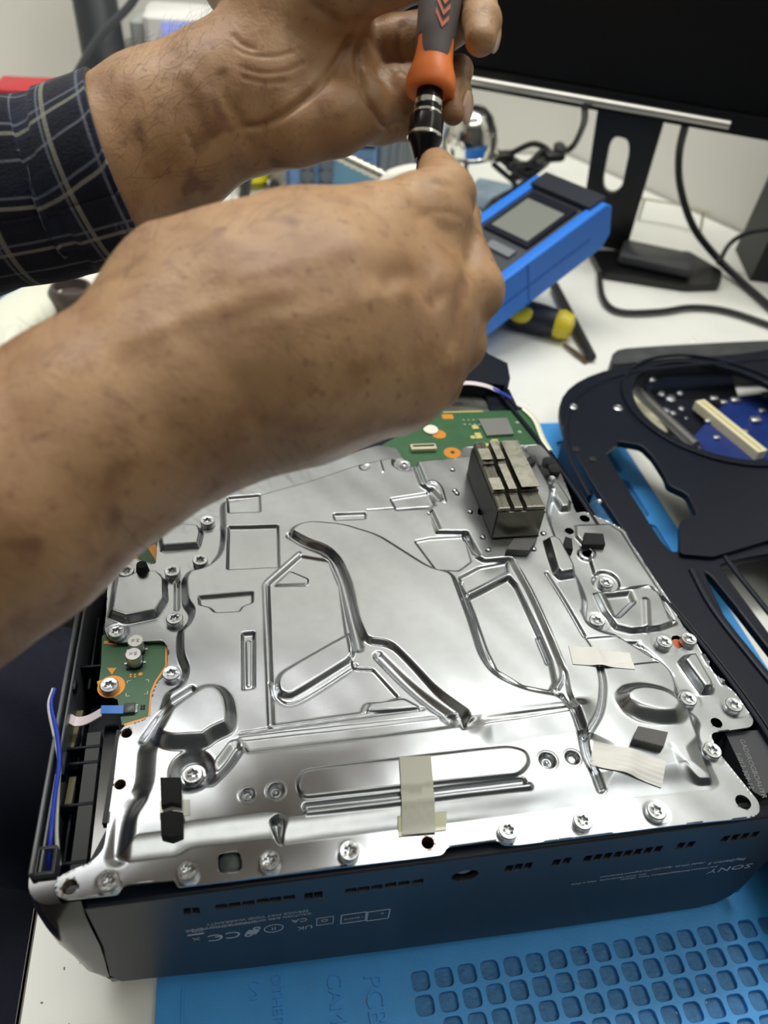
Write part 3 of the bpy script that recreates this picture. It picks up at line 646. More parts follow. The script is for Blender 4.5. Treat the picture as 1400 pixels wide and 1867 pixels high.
emboss([(1196, 1084), (1206, 1084), (1234, 1134), (1226, 1144), (1216, 1136)], -1.6 * MM, 1.6 * MM, 1)
bead([(1174, 1102), (1176, 1150)], .8 * MM, 2.4 * MM)
disc(1068, 1013, 14, 1.2 * MM, 1.6 * MM); disc(1104, 1062, 22, -1.4 * MM, 1.6 * MM)
emboss([(1232, 1208), (1246, 1194), (1268, 1192), (1304, 1256), (1300, 1268), (1276, 1270)], 4.2 * MM, 3.2 * MM, 1)
emboss([(1276, 1192), (1288, 1190), (1298, 1212), (1290, 1216)], 1.6 * MM, 1.6 * MM, 1)
emboss([(1300, 1226), (1312, 1222), (1326, 1248), (1316, 1252)], 1.8 * MM, 1.6 * MM, 1)
bead([(1058, 1128), (1072, 1152), (1110, 1168), (1160, 1175), (1196, 1200), (1224, 1232)], -.6 * MM, 1.6 * MM)
# --- left flange box (over the bay) and the box below the arm
emboss([(196, 1128), (206, 1056), (222, 1050), (290, 1044), (306, 1060), (308, 1098), (290, 1128), (230, 1140)], 3.8 * MM, 2.6 * MM, 1)
bead([(216, 1056), (206, 1120)], -.8 * MM, .7 * MM)
bead([(322, 1060), (322, 1110)], -1.0 * MM, 1.6 * MM)
emboss([(286, 975), (300, 958), (366, 960), (372, 976), (366, 1002), (292, 1008)], 3.0 * MM, 2.4 * MM, 1)
HZ *= 1.1
# gentle unevenness of the sheet
HZ += .00012 * np.sin(GX * 95 + 1.3 * np.sin(GY * 60)) + .0001 * np.sin(GY * 120 + GX * 40) + .00004 * np.sin(GX * 310 + GY * 170)
# screw seats stay flat at flange level
SCR = [(197, 1608), (342, 1588), (491, 1570), (637, 1552), (927, 1514), (1063, 1497), (1197, 1479), (1299, 1369), (1338, 1286), (1255, 1275), (1211, 1171), (1256, 1166), (1089, 1132), (1105, 1063), (312, 1228), (318, 1128), (314, 1042), (365, 1022), (212, 1152), (230, 1042), (378, 950), (737, 848)]
for x, y in SCR: disc(x, y + 3, 22, .0, 1.6 * MM, mode='set')
# outline and holes
OUT = [(100, 1622), (102, 1604), (122, 1590), (168, 1572), (190, 1548), (198, 1490), (208, 1420), (216, 1350), (222, 1326), (258, 1314), (274, 1306), (276, 1270), (284, 1246), (302, 1232), (306, 1212), (306, 1180), (298, 1168), (216, 1172), (198, 1164), (190, 1148), (194, 1120), (196, 1062), (206, 1034), (222, 1010), (250, 1020), (284, 1030), (290, 960), (300, 925), (372, 915), (440, 880), (560, 850), (690, 812), (724, 818), (744, 852), (830, 850), (845, 815), (984, 810), (1012, 840), (1030, 880), (1050, 935), (1066, 932), (1110, 950), (1138, 966), (1150, 990), (1166, 1012), (1190, 1050), (1218, 1090), (1244, 1140), (1268, 1168), (1288, 1204), (1308, 1236), (1340, 1262), (1374, 1312), (1370, 1326), (1300, 1336), (1296, 1342), (1310, 1372), (1340, 1408), (1384, 1462), (1386, 1480), (1374, 1490), (1240, 1504), (1100, 1521), (940, 1541), (918, 1540), (906, 1532), (815, 1544), (808, 1558), (640, 1579), (470, 1600), (330, 1617), (322, 1616), (318, 1605), (226, 1614), (218, 1630), (160, 1636), (118, 1640), (104, 1634)]
OP = fillet(pl(OUT), .0022)
OD = sdf(GX, GY, OP)
def hole(P): 
    global OD
    w_ = win(P, .004); OD[w_] = np.maximum(OD[w_], -sdf(GX[w_], GY[w_], P))
def hole_c(px, py, rpx, ry=None):
    c = U(px, py, PLH)[:2]; r = np.linalg.norm(U(px + rpx, py, PLH)[:2] - c); hole(np.array(circ(c, r, 32)))
for x, y, r in ((127, 1617, 15), (219, 1430, 11), (231, 1337, 10.5), (780, 1536, 12.5), (1355, 1462, 13.5), (1306, 1318, 10), (1066, 945, 9), (1038, 968, 8), (1068, 1013, 8), (261, 1010, 9), (625, 828, 8), (742, 830, 7)): hole_c(x, y, r)
hole(fillet(pl([(397, 1557), (438, 1553), (441, 1587), (399, 1592)]), .0016))
hole(chaikin(pl([(1222, 1160), (1238, 1158), (1250, 1172), (1246, 1180), (1230, 1182)]), 1))
hole(chaikin(pl([(868, 955), (882, 948), (882, 940), (868, 938)]), 1))
gyy, gxx = np.gradient(OD, STEP)
near = np.abs(OD) < STEP * .75
PX = np.where(near, GX - gxx * OD, GX); PYY = np.where(near, GY - gyy * OD, GY); ins = OD < STEP * .75
Z = PLH + HZ
idx = np.arange(GX.size).reshape(GX.shape)
ok = ins[:-1, :-1] & ins[1:, :-1] & ins[:-1, 1:] & ins[1:, 1:]
cen = (OD[:-1, :-1] + OD[1:, :-1] + OD[:-1, 1:] + OD[1:, 1:]) / 4 < STEP * .1
ok &= cen
Q = np.stack([idx[:-1, :-1][ok], idx[:-1, 1:][ok], idx[1:, 1:][ok], idx[1:, :-1][ok]], 1)
used = np.unique(Q); rem = np.full(GX.size, -1); rem[used] = np.arange(len(used)); Q = rem[Q]
V = np.stack([PX.ravel()[used], PYY.ravel()[used], Z.ravel()[used]], 1)
E_ = np.concatenate([Q[:, [0, 1]], Q[:, [1, 2]], Q[:, [2, 3]], Q[:, [3, 0]]])
key = E_.min(1).astype(np.int64) * 4000000 + E_.max(1); u, inv, cnt = np.unique(key, return_inverse=True, return_counts=True)
BE = E_[cnt[inv] == 1]
n0 = len(V); V1 = V[BE[:, 0]]; V2 = V[BE[:, 1]]; dz = np.array([0, 0, .0009])
V = np.concatenate([V, V1, V2, V2 - dz, V1 - dz]); m_ = len(BE); ar = np.arange(m_)
Q = np.concatenate([Q, np.stack([n0 + ar + m_, n0 + ar, n0 + ar + 3 * m_, n0 + ar + 2 * m_], 1)])
me = raw('shield_plate', V, Q)
plate = obj('shield_plate', me, m_steel, con, smooth=True, angle=180)
def hz(x, y):                                  # surface height of the plate at a world point
    i = int(np.clip(round((x - gx[0]) / STEP), 0, len(gx) - 1)); j = int(np.clip(round((y - gy[0]) / STEP), 0, len(gy) - 1)); return PLH + HZ[j, i]
# dark body under the plate so that nothing shines through the holes, inner shield under the board openings
obj('under_shield', MB().prism([tuple(p) for p in pl([(128, 1600), (210, 1450), (225, 1345), (330, 1320), (400, 1000), (520, 900), (940, 850), (1130, 1000), (1280, 1230), (1350, 1470), (700, 1560)])], .078, .0915), m_dark, con, smooth=False)
# --- screws
def screw_mb(): 
    return MB().lathe([(.0036, 0), (.0036, .0004), (.0033, .0007), (.0036, .0010), (.0037, .0026), (.0034, .0030), (.0021, .0030), (.0018, .0029), (.0016, .0014), (.0008, .0010)], 36, star={6: .12, 7: .17, 8: .17})
mb = screw_mb(); sme = bpy.data.meshes.new('screw'); sme.from_pydata(mb.v, [], mb.f); sme.materials.append(m_zinc); shade(sme, 35)
def screw(px, py, z, parent, rot=0, sc=1.0, grip='screw'):
    p = U(px, py, z + .0026); o = bpy.data.objects.new('screw', sme); COL.objects.link(o); o.location = (p[0], p[1], z); o.rotation_euler = (0, 0, rot); o.scale = (sc,) * 3; adopt(o, parent); return o
for x, y in SCR: screw(x, y - 1, PLH, plate, rnd.random() * 6)
screw(351, 1412, PLH + .0006, plate, .5); screw(199, 1249, PB, b1, .3)
screw(832, 850, PLH, plate, .3, .7)
for x, y in ((1008, 868), (932, 818), (958, 812), (910, 822)): screw(x, y, hz(*U(x, y, PLH + .003)[:2]), plate, .2, .5)
# rims of the open holes
for x, y, r in ((127, 1617, 15), (219, 1430, 11), (231, 1337, 10.5), (780, 1536, 12.5)):
    c = U(x, y, PLH); r = np.linalg.norm(U(x + r, y, PLH) - c)
    obj('hole_collar', MB().lathe([(r * .99, -.004), (r * .99, 0), (r * .93, .0), (r * .90, -.004)], 28, (c[0], c[1], PLH - .0002)), mat('brass_collar', (140, 118, 96), .35, .8), plate)
c = U(419, 1573, PLH - .001); obj('rubber_button', MB().box((c[0], c[1] + .0003, PLH - .0028), (.0072, .0066, .005), bev=.0016), mat('rubber_dark', (62, 72, 72), .5), plate)
c = U(1236, 1172, PLH); obj('copper_spot', MB().lathe([(.0028, 0), (.0028, .0003)], 16, (c[0], c[1], PLH - .001)), mat('copper_brown', (176, 96, 66), .35, .7), plate)
# rivets of the heat sink
riv = MB().sphere((0, 0, 0), (.0017, .0017, .0012), 14, 8); rme = bpy.data.meshes.new('rivet'); rme.from_pydata(riv.v, [], riv.f); rme.materials.append(m_steel); shade(rme, 180)
for x, y in ((825, 855), (829, 893), (833, 898), (857, 932), (880, 978), (890, 1001), (992, 930), (991, 972), (973, 1000), (955, 815), (902, 818)):
    p = U(x, y, PLH + .006); o = bpy.data.objects.new('rivet', rme); COL.objects.link(o); o.location = (p[0], p[1], hz(p[0], p[1])); adopt(o, plate)
# raised dots and specks stay small; post between the left boxes
c = U(260, 1040, PLH + .004); obj('rubber_post', MB().lathe([(.0036, 0), (.0024, .008), (.0014, .008)], 18, (c[0], c[1], PLH)), m_bfoam, con)
# --- adhesive strips and foam blocks
def drape(name, px_poly, m, lift=.0002, n=26, parent=None, curl=None):
    # a thin sheet following the plate: bilinear patch of a pixel quad
    a, b, c, d = [U(x, y, PLH + .005)[:2] for x, y in px_poly]; v = []; f = []
    for j in range(n + 1):
        for i in range(n + 1):
            s, t = i / n, j / n; p = (a * (1 - s) + b * s) * (1 - t) + (d * (1 - s) + c * s) * t
            zz = max(hz(p[0] + dx, p[1] + dy) for dx in (-.0012, 0, .0012) for dy in (-.0012, 0, .0012)) + lift
            if curl: zz += curl(s, t)
            v.append((p[0], p[1], zz))
    for z_ in (0, 1):
        if z_: v += [(x, y, z - .00018) for x, y, z in v]
        for j in range(n):
            for i in range(n):
                q = [j * (n + 1) + i, j * (n + 1) + i + 1, (j + 1) * (n + 1) + i + 1, (j + 1) * (n + 1) + i]; o_ = z_ * (n + 1) ** 2
                q = [k + o_ for k in q]; f.append(tuple(q[::-1] if z_ == 0 else q))
    N = (n + 1) ** 2
    brd = [i for i in range(n + 1)] + [(j * (n + 1) + n) for j in range(1, n + 1)] + [n * (n + 1) + i for i in range(n - 1, -1, -1)] + [j * (n + 1) for j in range(n - 1, 0, -1)]
    for k in range(len(brd)): a_, b_ = brd[k], brd[(k + 1) % len(brd)]; f.append((a_, b_, b_ + N, a_ + N))
    return obj(name, MB().add(v, f), m, con, angle=60)
m_tape = mat('cream_tape', (222, 222, 217), .5, var=.02); m_clear = mat('clear_tape', (206, 208, 176), .25)
drape('tape_strip', [(728, 1382), (785, 1379), (797, 1508), (735, 1512)], mat('grey_white_tape', (190, 190, 178), .5), .0010)
drape('tape_strip', [(727, 1482), (816, 1473), (817, 1502), (729, 1514)], m_clear, .0005)
drape('tape_strip', [(1036, 1178), (1148, 1190), (1157, 1222), (1044, 1212)], m_tape, .0003, curl=lambda s, t: .0012 * math.exp(-((s - .45) / .12) ** 2))
drape('tape_strip', [(1082, 1352), (1214, 1387), (1212, 1428), (1077, 1392)], m_tape, .0003, curl=lambda s, t: .0015 * math.exp(-((s - .5) / .15) ** 2) + .002 * max(0, .3 - s))
def block(pts_base, h, m, name='foam_block', lift=0.0, bev=.0004):
    P = [U(x, y, PLH + .005 + lift)[:2] for x, y in pts_base]; z0 = max(hz(*p) for p in P) - .0005; c = np.mean(P, 0)
    return obj(name, curve_prism(name, [[tuple(p) for p in P]], z0, z0 + h, bev), m, con, smooth=False)
block([(1148, 1357), (1204, 1372), (1212, 1345), (1158, 1334)], .0045, m_foam)
block([(920, 1012), (962, 1014), (976, 992), (934, 992)], .0042, m_foam)
block([(1062, 992), (1104, 992), (1100, 972), (1066, 970)], .0036, m_bfoam); block([(1030, 994), (1046, 998), (1044, 978), (1032, 974)], .0040, m_bfoam)
block([(962, 856), (975, 848), (965, 838), (952, 846)], .003, m_bfoam)
for k, pts in enumerate(([(292, 1418), (329, 1418), (330, 1467), (312, 1464), (294, 1470)], [(292, 1483), (312, 1478), (334, 1482), (333, 1520), (314, 1528), (294, 1524)])):
    P = [U(x, y, PLH + .006)[:2] for x, y in pts]; cx, cy = np.mean(P, 0); z0 = min(hz(*p) for p in P)
    n = 10; v = []; f = []
    bb0 = np.min(P, 0); bb1 = np.max(P, 0)
    obj('foam_block', curve_prism('foam_block', [[tuple(p) for p in P]], z0 + .0002, max(hz(*p) for p in P) + .0034, .0004), m_bfoam, con, smooth=False)
drape('tape_strip', [(290, 1456), (345, 1453), (346, 1482), (290, 1490)], mat('clear_tape_grey', (170, 170, 165), .3, .5), .0002)
# --- finned heat sink

p = U(898, 985, PLH + .0045); q = U(982, 985, PLH + .0045); r_ = U(846, 848, PLH + .0045)
hw = .0246; hx0 = p[0] - .0004; hy0 = p[1] + .0005; hl = .052; hz0 = PLH + .005
base = obj('heat_sink', MB().box((hx0 + hw / 2, hy0 + hl / 2, hz0 + .0006), (hw + .001, hl + .001, .0014)), mat('heatsink_dark', (90, 88, 82), .4, .9), con, smooth=False)
def fin_profile(h, slots=True):
    s = [0, .0060, .0084, .0126, .0150, hw]
    lo = .0046
    return [(0, 0), (hw, 0), (hw, h - .0008), (hw - .0006, h), (s[4], h), (s[4], h - lo), (s[3], h - lo), (s[3], h), (s[2], h), (s[2], h - lo), (s[1], h - lo), (s[1], h), (.0006, h), (0, h - .0008)]
def fin_mesh(h, th, nm='fin'):
    P = fin_profile(h); v = [(x, -th / 2, z) for x, z in P] + [(x, th / 2, z) for x, z in P]; n = len(P)
    f = [tuple(range(n)), tuple(range(2 * n - 1, n - 1, -1))] + [((i + 1) % n, i, n + i, n + (i + 1) % n) for i in range(n)]
    me = bpy.data.meshes.new(nm); me.from_pydata(v, [], f); me.update(); me.materials.append(m_alu); return me
fm = {}
N = 54
for i in range(N):
    y = hy0 + .0008 + i * (hl - .0016) / (N - 1); h = .0205 if i < 12 else (.0218 if i < 34 else .0232)
    th = .00034 if i else .0009
    k = (h, th)
    if k not in fm: fm[k] = fin_mesh(h, th)
    o = bpy.data.objects.new('fin', fm[k]); COL.objects.link(o); o.location = (hx0, y, hz0); adopt(o, base)
for s0, s1, y0, y1, h in ((0, .0060, 12, 22, .0226), (0.0, .0060, 36, 46, .0240), (.0084, .0126, 12, 34, .0226), (.0084, .0126, 36, 53, .0240), (.0150, hw, 12, 53, .0236)):
    ya = hy0 + .0008 + y0 * (hl - .0016) / (N - 1); yb = hy0 + .0008 + y1 * (hl - .0016) / (N - 1)
    obj('fin_cover', MB().box((hx0 + (s0 + s1) / 2, (ya + yb) / 2, hz0 + h), (s1 - s0, yb - ya, .0004)), m_alu, base, smooth=False)
obj('side_cover', MB().box((hx0 - .0003, hy0 + hl / 2, hz0 + .0095), (.0004, hl, .018)), mat('heatsink_side_dark', (44, 44, 42), .5, .2, var=.5, vscale=60), base, smooth=False)  # left side coloured darker and more mottled than the fins
obj('end_cover', MB().box((hx0 + hw / 2, hy0 - .0003, hz0 + .0092), (hw, .0004, .0182)), mat('heatsink_end', (172, 170, 156), .25, 1.0), base, smooth=False)
# black plugs beside the heat sink
for x, y in ((960, 832), (992, 856), (1012, 850), (1002, 836)):
    p = U(x, y, PLH + .005); obj('rubber_pad', MB().box((p[0], p[1], PLH + .002), (.006, .007, .005), bev=.0012), m_bfoam, con)
# ------------------------------------------------------------------ second shell of the console lying at the right
FZ = .042
fm_ = empty('console_shell', (.45, .25, MT), 'black plastic console mid frame with a round fan opening lying at the right edge', 'console shell')
def fz(pts, z=FZ): return [tuple(U(x, y, z)[:2]) for x, y in pts]
Lf = fz([(1018, 745), (1028, 715), (1060, 690), (1110, 672), (1200, 655), (1400, 640)])
R0 = [(.80, .50), (.84, .40), (.84, -.02), (.78, -.06), (.292, -.06), (.290, .05), (.288, .10)]
Lb = fz([(1150, 985), (1125, 950), (1085, 890), (1050, 830), (1024, 780)])
outer = chaikin(np.array(Lf + R0 + Lb), 1)
c0, c1, c2 = [np.array(U(x, y, FZ)[:2]) for x, y in ((1156, 722), (1300, 664), (1290, 822))]
A_ = np.array([c1 - c0, c2 - c0]); B_ = np.array([(c1 @ c1 - c0 @ c0) / 2, (c2 @ c2 - c0 @ c0) / 2]); cc = np.linalg.solve(A_, B_); cr = np.linalg.norm(cc - c0)
s1 = fz([(1104, 826), (1128, 804), (1170, 812), (1190, 832), (1212, 866), (1218, 884), (1252, 900), (1262, 920), (1270, 940), (1296, 958), (1306, 975), (1296, 990), (1226, 1006), (1206, 986), (1138, 880)])
s2 = fz([(1284, 1042), (1296, 1050), (1345, 1110), (1470, 1270), (1460, 1290), (1400, 1225), (1320, 1120)])
s3 = fz([(1312, 1030), (1345, 1020), (1420, 1006), (1520, 1060), (1560, 1330), (1500, 1300), (1400, 1150), (1330, 1055)])
rev = lambda P: [tuple(p) for p in P][::-1]
obj('frame_plate', curve_prism('frame_plate', [[tuple(p) for p in outer], rev(circ(cc, cr, 64)), rev(fillet(s1, .003)), rev(fillet(s2, .002)), rev(fillet(s3, .004))], FZ - .006, FZ, .0012), m_dark, fm_, smooth=True, angle=30)
obj('support_rib', MB().box((.31, .30, .0200), (.004, .06, .0316), bev=.0004), m_dark, fm_)
obj('support_rib', MB().box((.60, .12, .0185), (.10, .004, .0358), bev=.0004), m_dark, fm_)
obj('fan_ring', curve_prism('fan_ring', [circ(cc, cr + .010, 64), rev(circ(cc, cr + .0075, 64))], FZ, FZ + .002, .0004), m_dark, fm_, angle=30)
# inner wall step of the first slot, with its three catches
e = fz([(1100, 845), (1120, 800), (1190, 800), (1232, 860), (1275, 900), (1325, 985)])
for x, y in ((1258, 905), (1292, 952)):
    p = U(x + 12, y - 12, FZ - .006); obj('catch', MB().box((p[0], p[1], FZ - .008), (.014, .010, .012), bev=.001), m_dark, fm_)
q = fz([(1032, 760), (1046, 720), (1100, 694), (1200, 678)]); 
obj('raised_lip', MB().tube([(*p, FZ) for p in fz([(1075, 905), (1046, 850), (1032, 800), (1034, 760), (1052, 722), (1110, 690), (1200, 672), (1400, 655)])], .0022, flat=.7), m_dark, fm_)
obj('raised_lip', MB().tube([(*p, FZ) for p in fz([(1300, 985), (1340, 1040), (1400, 1115), (1500, 1240)])], .002, flat=.7), m_dark, fm_)
obj('raised_lip', MB().tube([(*p, FZ) for p in fz([(1262, 1040), (1300, 1110), (1370, 1200), (1460, 1310)])], .003, flat=.7), m_dark, fm_)
obj('arm_plate', MB().prism(fillet(fz([(1240, 950), (1290, 930), (1400, 900), (1560, 890), (1560, 990), (1400, 985), (1300, 1015), (1240, 1010)], FZ + .003), .003), FZ - .002, FZ + .003), m_dark, fm_)
for x, y, r in ((1045, 741, .0036), (1127, 743, .0040), (1092, 914, .0020)):
    p = U(x, y, FZ + .001); obj('screw_boss', MB().lathe([(r, 0), (r, .001), (r * .7, .0016), (r * .3, .0012)], 16, (p[0], p[1], FZ)), m_zinc, fm_)
for x, y in ((1050, 820), (1080, 838)): p = U(x, y, FZ); obj('boss_hole', MB().lathe([(.003, 0), (.003, .0006)], 16, (p[0], p[1], FZ)), mat('vent_dark', (12, 13, 16), .7), fm_)
# raised shell piece behind the frame
sp_ = obj('shell_panel', MB().prism(chaikin(np.array(fz([(1112, 662), (1118, 640), (1150, 633), (1400, 620), (1700, 610), (1700, 640), (1400, 655), (1250, 650), (1130, 664)], .03)), 1), 0, .030), mat('worn_black_plastic', (62, 64, 66), .5, var=.3, vscale=70), smooth=False)
tag(sp_, 'thin scuffed dark plastic shell strip standing behind the black frame', 'plastic shell')
# ------------------------------------------------------------------ blue circuit board seen through the frame's round opening
m_blue = mat('blue_solder_mask', (26, 48, 112), .35, var=.2, vscale=60)
BZ = .016
bb = empty('blue_circuit_board', (*U(1330, 780, BZ)[:2], 0), 'blue circuit board with a long cream connector inside the round frame opening', 'circuit board')
bp = [U(x, y, BZ)[:2] for x, y in ((1265, 795), (1330, 725), (1620, 690), (1640, 880), (1330, 880))]
obj('board', MB().prism([tuple(p) for p in bp], BZ - .0016, BZ), m_blue, bb, smooth=False)
a, b = U(1278, 742, BZ), U(1392, 835, BZ); d = b - a; n_ = np.array([-d[1], d[0], 0]) / np.linalg.norm(d)
obj('long_connector', MB().obox(a, d, n_ * -.010, (0, 0, .008)), mat('cream_plastic', (226, 218, 186), .4), bb, smooth=False, label='cream connector')
obj('connector_slot', MB().obox(a + n_ * -.004 + d * .03 + np.array([0, 0, .008]), d * .94, n_ * -.002, (0, 0, .0004)), m_tan, bb, smooth=False)
for x, y, s in ((1300, 730, .007), (1318, 736, .006), (1338, 733, .008), (1355, 790, .006), (1375, 770, .009), (1290, 770, .006), (1398, 725, .010), (1388, 752, .006), (1305, 800, .005)):
    p = U(x, y, BZ); obj('component', MB().box((p[0], p[1], BZ + s * .25), (s, s * .7, s * .5), bev=s * .08), mat('solder_metal', (196, 198, 196), .3, .8), bb)
obj('board_support', MB().box((*np.mean(bp, 0), (BZ - .0016) / 2), (.09, .05, BZ - .0016)), m_dark, bb, smooth=False)
# drive mechanism left of the board in the opening
dm = empty('drive_mechanism', (*U(1225, 740, .01)[:2], 0), 'dark metal mechanism with a shaft and silver screws left of the blue board', 'mechanism')
pts = [U(x, y, .012)[:2] for x, y in ((1175, 700), (1262, 668), (1330, 668), (1345, 722), (1270, 790), (1255, 815))]
obj('chassis', MB().prism([tuple(p) for p in pts], 0, .012), m_dark, dm, smooth=False)
obj('shaft', MB().tube([U(1160, 712, .020), U(1268, 812, .020)], .0042, n=14), mat('grey_shaft', (110, 110, 108), .35, .6), dm)
for x, y, s in ((1190, 692, .007), (1222, 728, .010), (1206, 718, .007), (1214, 748, .008), (1228, 752, .006), (1240, 716, .006), (1243, 744, .006), (1252, 760, .003)):
    p = U(x, y, .014); obj('screw', MB().lathe([(s * .5, 0), (s * .5, s * .3), (s * .3, s * .5)], 12, (p[0], p[1], .012)), m_zinc, dm)
p = U(1182, 757, .002); o = obj('plastic_disc', MB().lathe([(.030, 0), (.030, .0015), (.029, .002)], 40, (p[0] + .004, p[1] + .004, .001)), mat('cream_disc', (206, 204, 178), .4)); tag(o, 'pale cream disc lying under the left rim of the round opening', 'disc')
# ------------------------------------------------------------------ monitor
m_mon = mat('monitor_black', (14, 14, 16), .35); m_scr = mat('monitor_screen', (9, 9, 11), .28)
m_silver = mat('silver_bezel', (178, 176, 170), .35, .8)
MA, MBp = U(860, 150, .175), U(1400, 245, .175)
mu = (MBp - MA) / np.linalg.norm(MBp - MA); mn = np.array([mu[1], -mu[0], 0])      # mn points to the camera side
if mn @ (CAM - MA) < 0: mn = -mn
up = np.array([0, 0, 1.0])
mon = empty('monitor', (*U(1190, 490, 0)[:2], 0), 'large black monitor with a silver lower bezel strip at top right', 'monitor')
ML = .60; o0 = MA - mu * .14
obj('back_housing', MB().obox(o0 - mn * .030, mu * ML, mn * .028, up * .36), m_mon, mon, smooth=False)
obj('screen', MB().obox(o0 + up * .016 - mn * .002, mu * ML, mn * .003, up * .344), m_scr, mon, smooth=False)
obj('bezel', MB().obox(o0 - mn * .004 - up * .004, mu * ML, mn * .012, up * .018), m_mon, mon, smooth=False)
e1 = MA - mu * .13; tt = np.linalg.norm(PN(1330, 226, MA, mn) - e1)
obj('bezel_strip', MB().tube([e1 + mn * .009 + up * .004, e1 + mu * tt + mn * .009 + up * .004], .0042, n=12), m_silver, mon, label='silver bezel strip')
cp = U(1135, 462, 0) ; cn = mn
def CP(x, y): q = PN(x, y, cp, cn) - cp; return (float(q @ mu), float(q[2]))
colo = [CP(1086, 190), CP(1215, 208), CP(1140, 462), CP(1052, 452)]
colo[0] = (colo[0][0], .19); colo[1] = (colo[1][0], .19); colo[2] = (colo[2][0], .004); colo[3] = (colo[3][0], .004)
cx_, cz_ = np.mean([CP(1112, 300)], 0); 
hl_ = [CP(1122, 246), CP(1146, 252), CP(1148, 275), CP(1134, 340), CP(1118, 352), CP(1102, 345), CP(1100, 325), CP(1112, 262)]
MC = frame_M(cp, mu, up, np.cross(mu, up))
obj('stand_column', curve_prism('stand_column', [colo, [tuple(p) for p in fillet(hl_, .006)][::-1]], -.006, .006, .001, MC), m_mon, mon, angle=30)
obj('stand_base', MB().prism(fillet([U(x, y, .006)[:2] for x, y in ((1075, 460), (1255, 462), (1315, 498), (1312, 522), (1250, 524), (1095, 500))], .006), 0, .009), m_mon, mon, smooth=False)

p = U(1195, 478, .012); b_ = MB().box((0, 0, 0), (.085, .05, .014), rot=[[mu[0], -mu[1], 0], [mu[1], mu[0], 0], [0, 0, 1]], bev=.003)
b_.v = [(x + p[0], y + p[1], z + .0162) for x, y, z in b_.v]
o = obj('hard_drive', b_, mat('dark_grey_case', (66, 68, 72), .4)); tag(o, 'dark grey flat drive case lying on the monitor base', 'hard drive')
# ------------------------------------------------------------------ cables
m_cab = mat('black_cable', (28, 29, 32), .45)
def cable(name, pts, r, label, m=m_cab, grp=None):
    o = obj(name, MB().tube([U(x, y, z) for x, y, z in pts], r, n=10), m); tag(o, label, 'cable', grp); return o
cable('power_cable', [(1250, 225, .17), (1238, 280, .13), (1240, 340, .09), (1262, 410, .05), (1300, 462, .02), (1350, 512, .006), (1410, 565, .006)], .0042, 'thick black cable hanging from the monitor right of its column')
cable('signal_cable', [(1066, 195, .19), (1064, 225, .15), (1048, 262, .11), (1032, 276, .10)], .0036, 'black cable hanging from the monitor left of its column')
cable('desk_cable', [(1092, 500, .006), (1100, 545, .005), (1130, 568, .005), (1200, 568, .005), (1262, 560, .005), (1330, 568, .005), (1430, 602, .005)], .0032, 'black cable curving across the white desk below the monitor base')
cable('thin_cable', [(1310, 480, .02), (1330, 445, .03), (1365, 424, .05), (1420, 415, .06)], .0028, 'short black cable by the dark tower at the right edge')
# cable clump with plugs
cl = empty('cable_clump', (*U(930, 330, 0)[:2], 0), 'tangled clump of black plugs and leads left of the monitor column', 'cables')
for k, pts in enumerate(([(905, 275, .085), (925, 300, .07), (960, 300, .08), (990, 275, .09), (1010, 285, .08)], [(915, 285, .08), (960, 320, .06), (1000, 290, .08), (1030, 270, .09)], [(900, 300, .07), (940, 340, .03), (900, 365, .01), (880, 390, .006)], [(930, 280, .09), (975, 262, .10), (1005, 285, .07), (970, 320, .04), (930, 350, .006)], [(895, 290, .07), (870, 288, .06), (850, 300, .03), (848, 330, .006)])):
    obj('lead', MB().tube([U(x, y, z) for x, y, z in pts], .0036, n=8), m_cab, cl)
for x, y, z, r in ((918, 285, .08, .3), (935, 300, .07, 1.1), (960, 305, .065, -.4), (985, 295, .08, .9), (1010, 285, .085, .2), (948, 318, .05, .6), (1020, 272, .09, 1.3)):
    p = U(x, y, z); cR, sR = math.cos(r), math.sin(r)
    obj('plug', MB().box(p, (.028, .014, .012), rot=[[cR, -sR, 0], [sR, cR, 0], [0, 0, 1]], bev=.003), m_cab, cl)
pc = U(945, 372, 0); o = obj('folded_bag', MB().box((pc[0], pc[1], .0035), (.15, .11, .007), rot=[[.86, .5, 0], [-.5, .86, 0], [0, 0, 1]], bev=.003), mat('steel_blue_film', (128, 154, 176), .25, var=.25, vscale=30, bump=.8, bscale=40)); tag(o, 'steel blue crinkled bag under the black plug clump', 'bag')
rs = random.Random(3); db = MB()
for k in range(60):
    if k < 44: x, y, z = rs.uniform(.0, .35), rs.uniform(-.05, -.012), (MT if True else 0)
    else: x, y, z = rs.uniform(-.03, .014), rs.uniform(-.03, .02), 0
    if x < .0175: z = 0
    s_ = rs.uniform(.0002, .0006); db.box((x, y, z + s_ * .35), (s_ * 2, s_, s_ * .7), rot=[[math.cos(k), -math.sin(k), 0], [math.sin(k), math.cos(k), 0], [0, 0, 1]])
o = obj('crumbs', db, mat('crumb_grey', (150, 142, 130), .8, var=.5, vscale=300), smooth=False); tag(o, 'scattered tiny crumbs on the blue mat and desk in front of the console', 'crumbs'); o['kind'] = 'stuff'
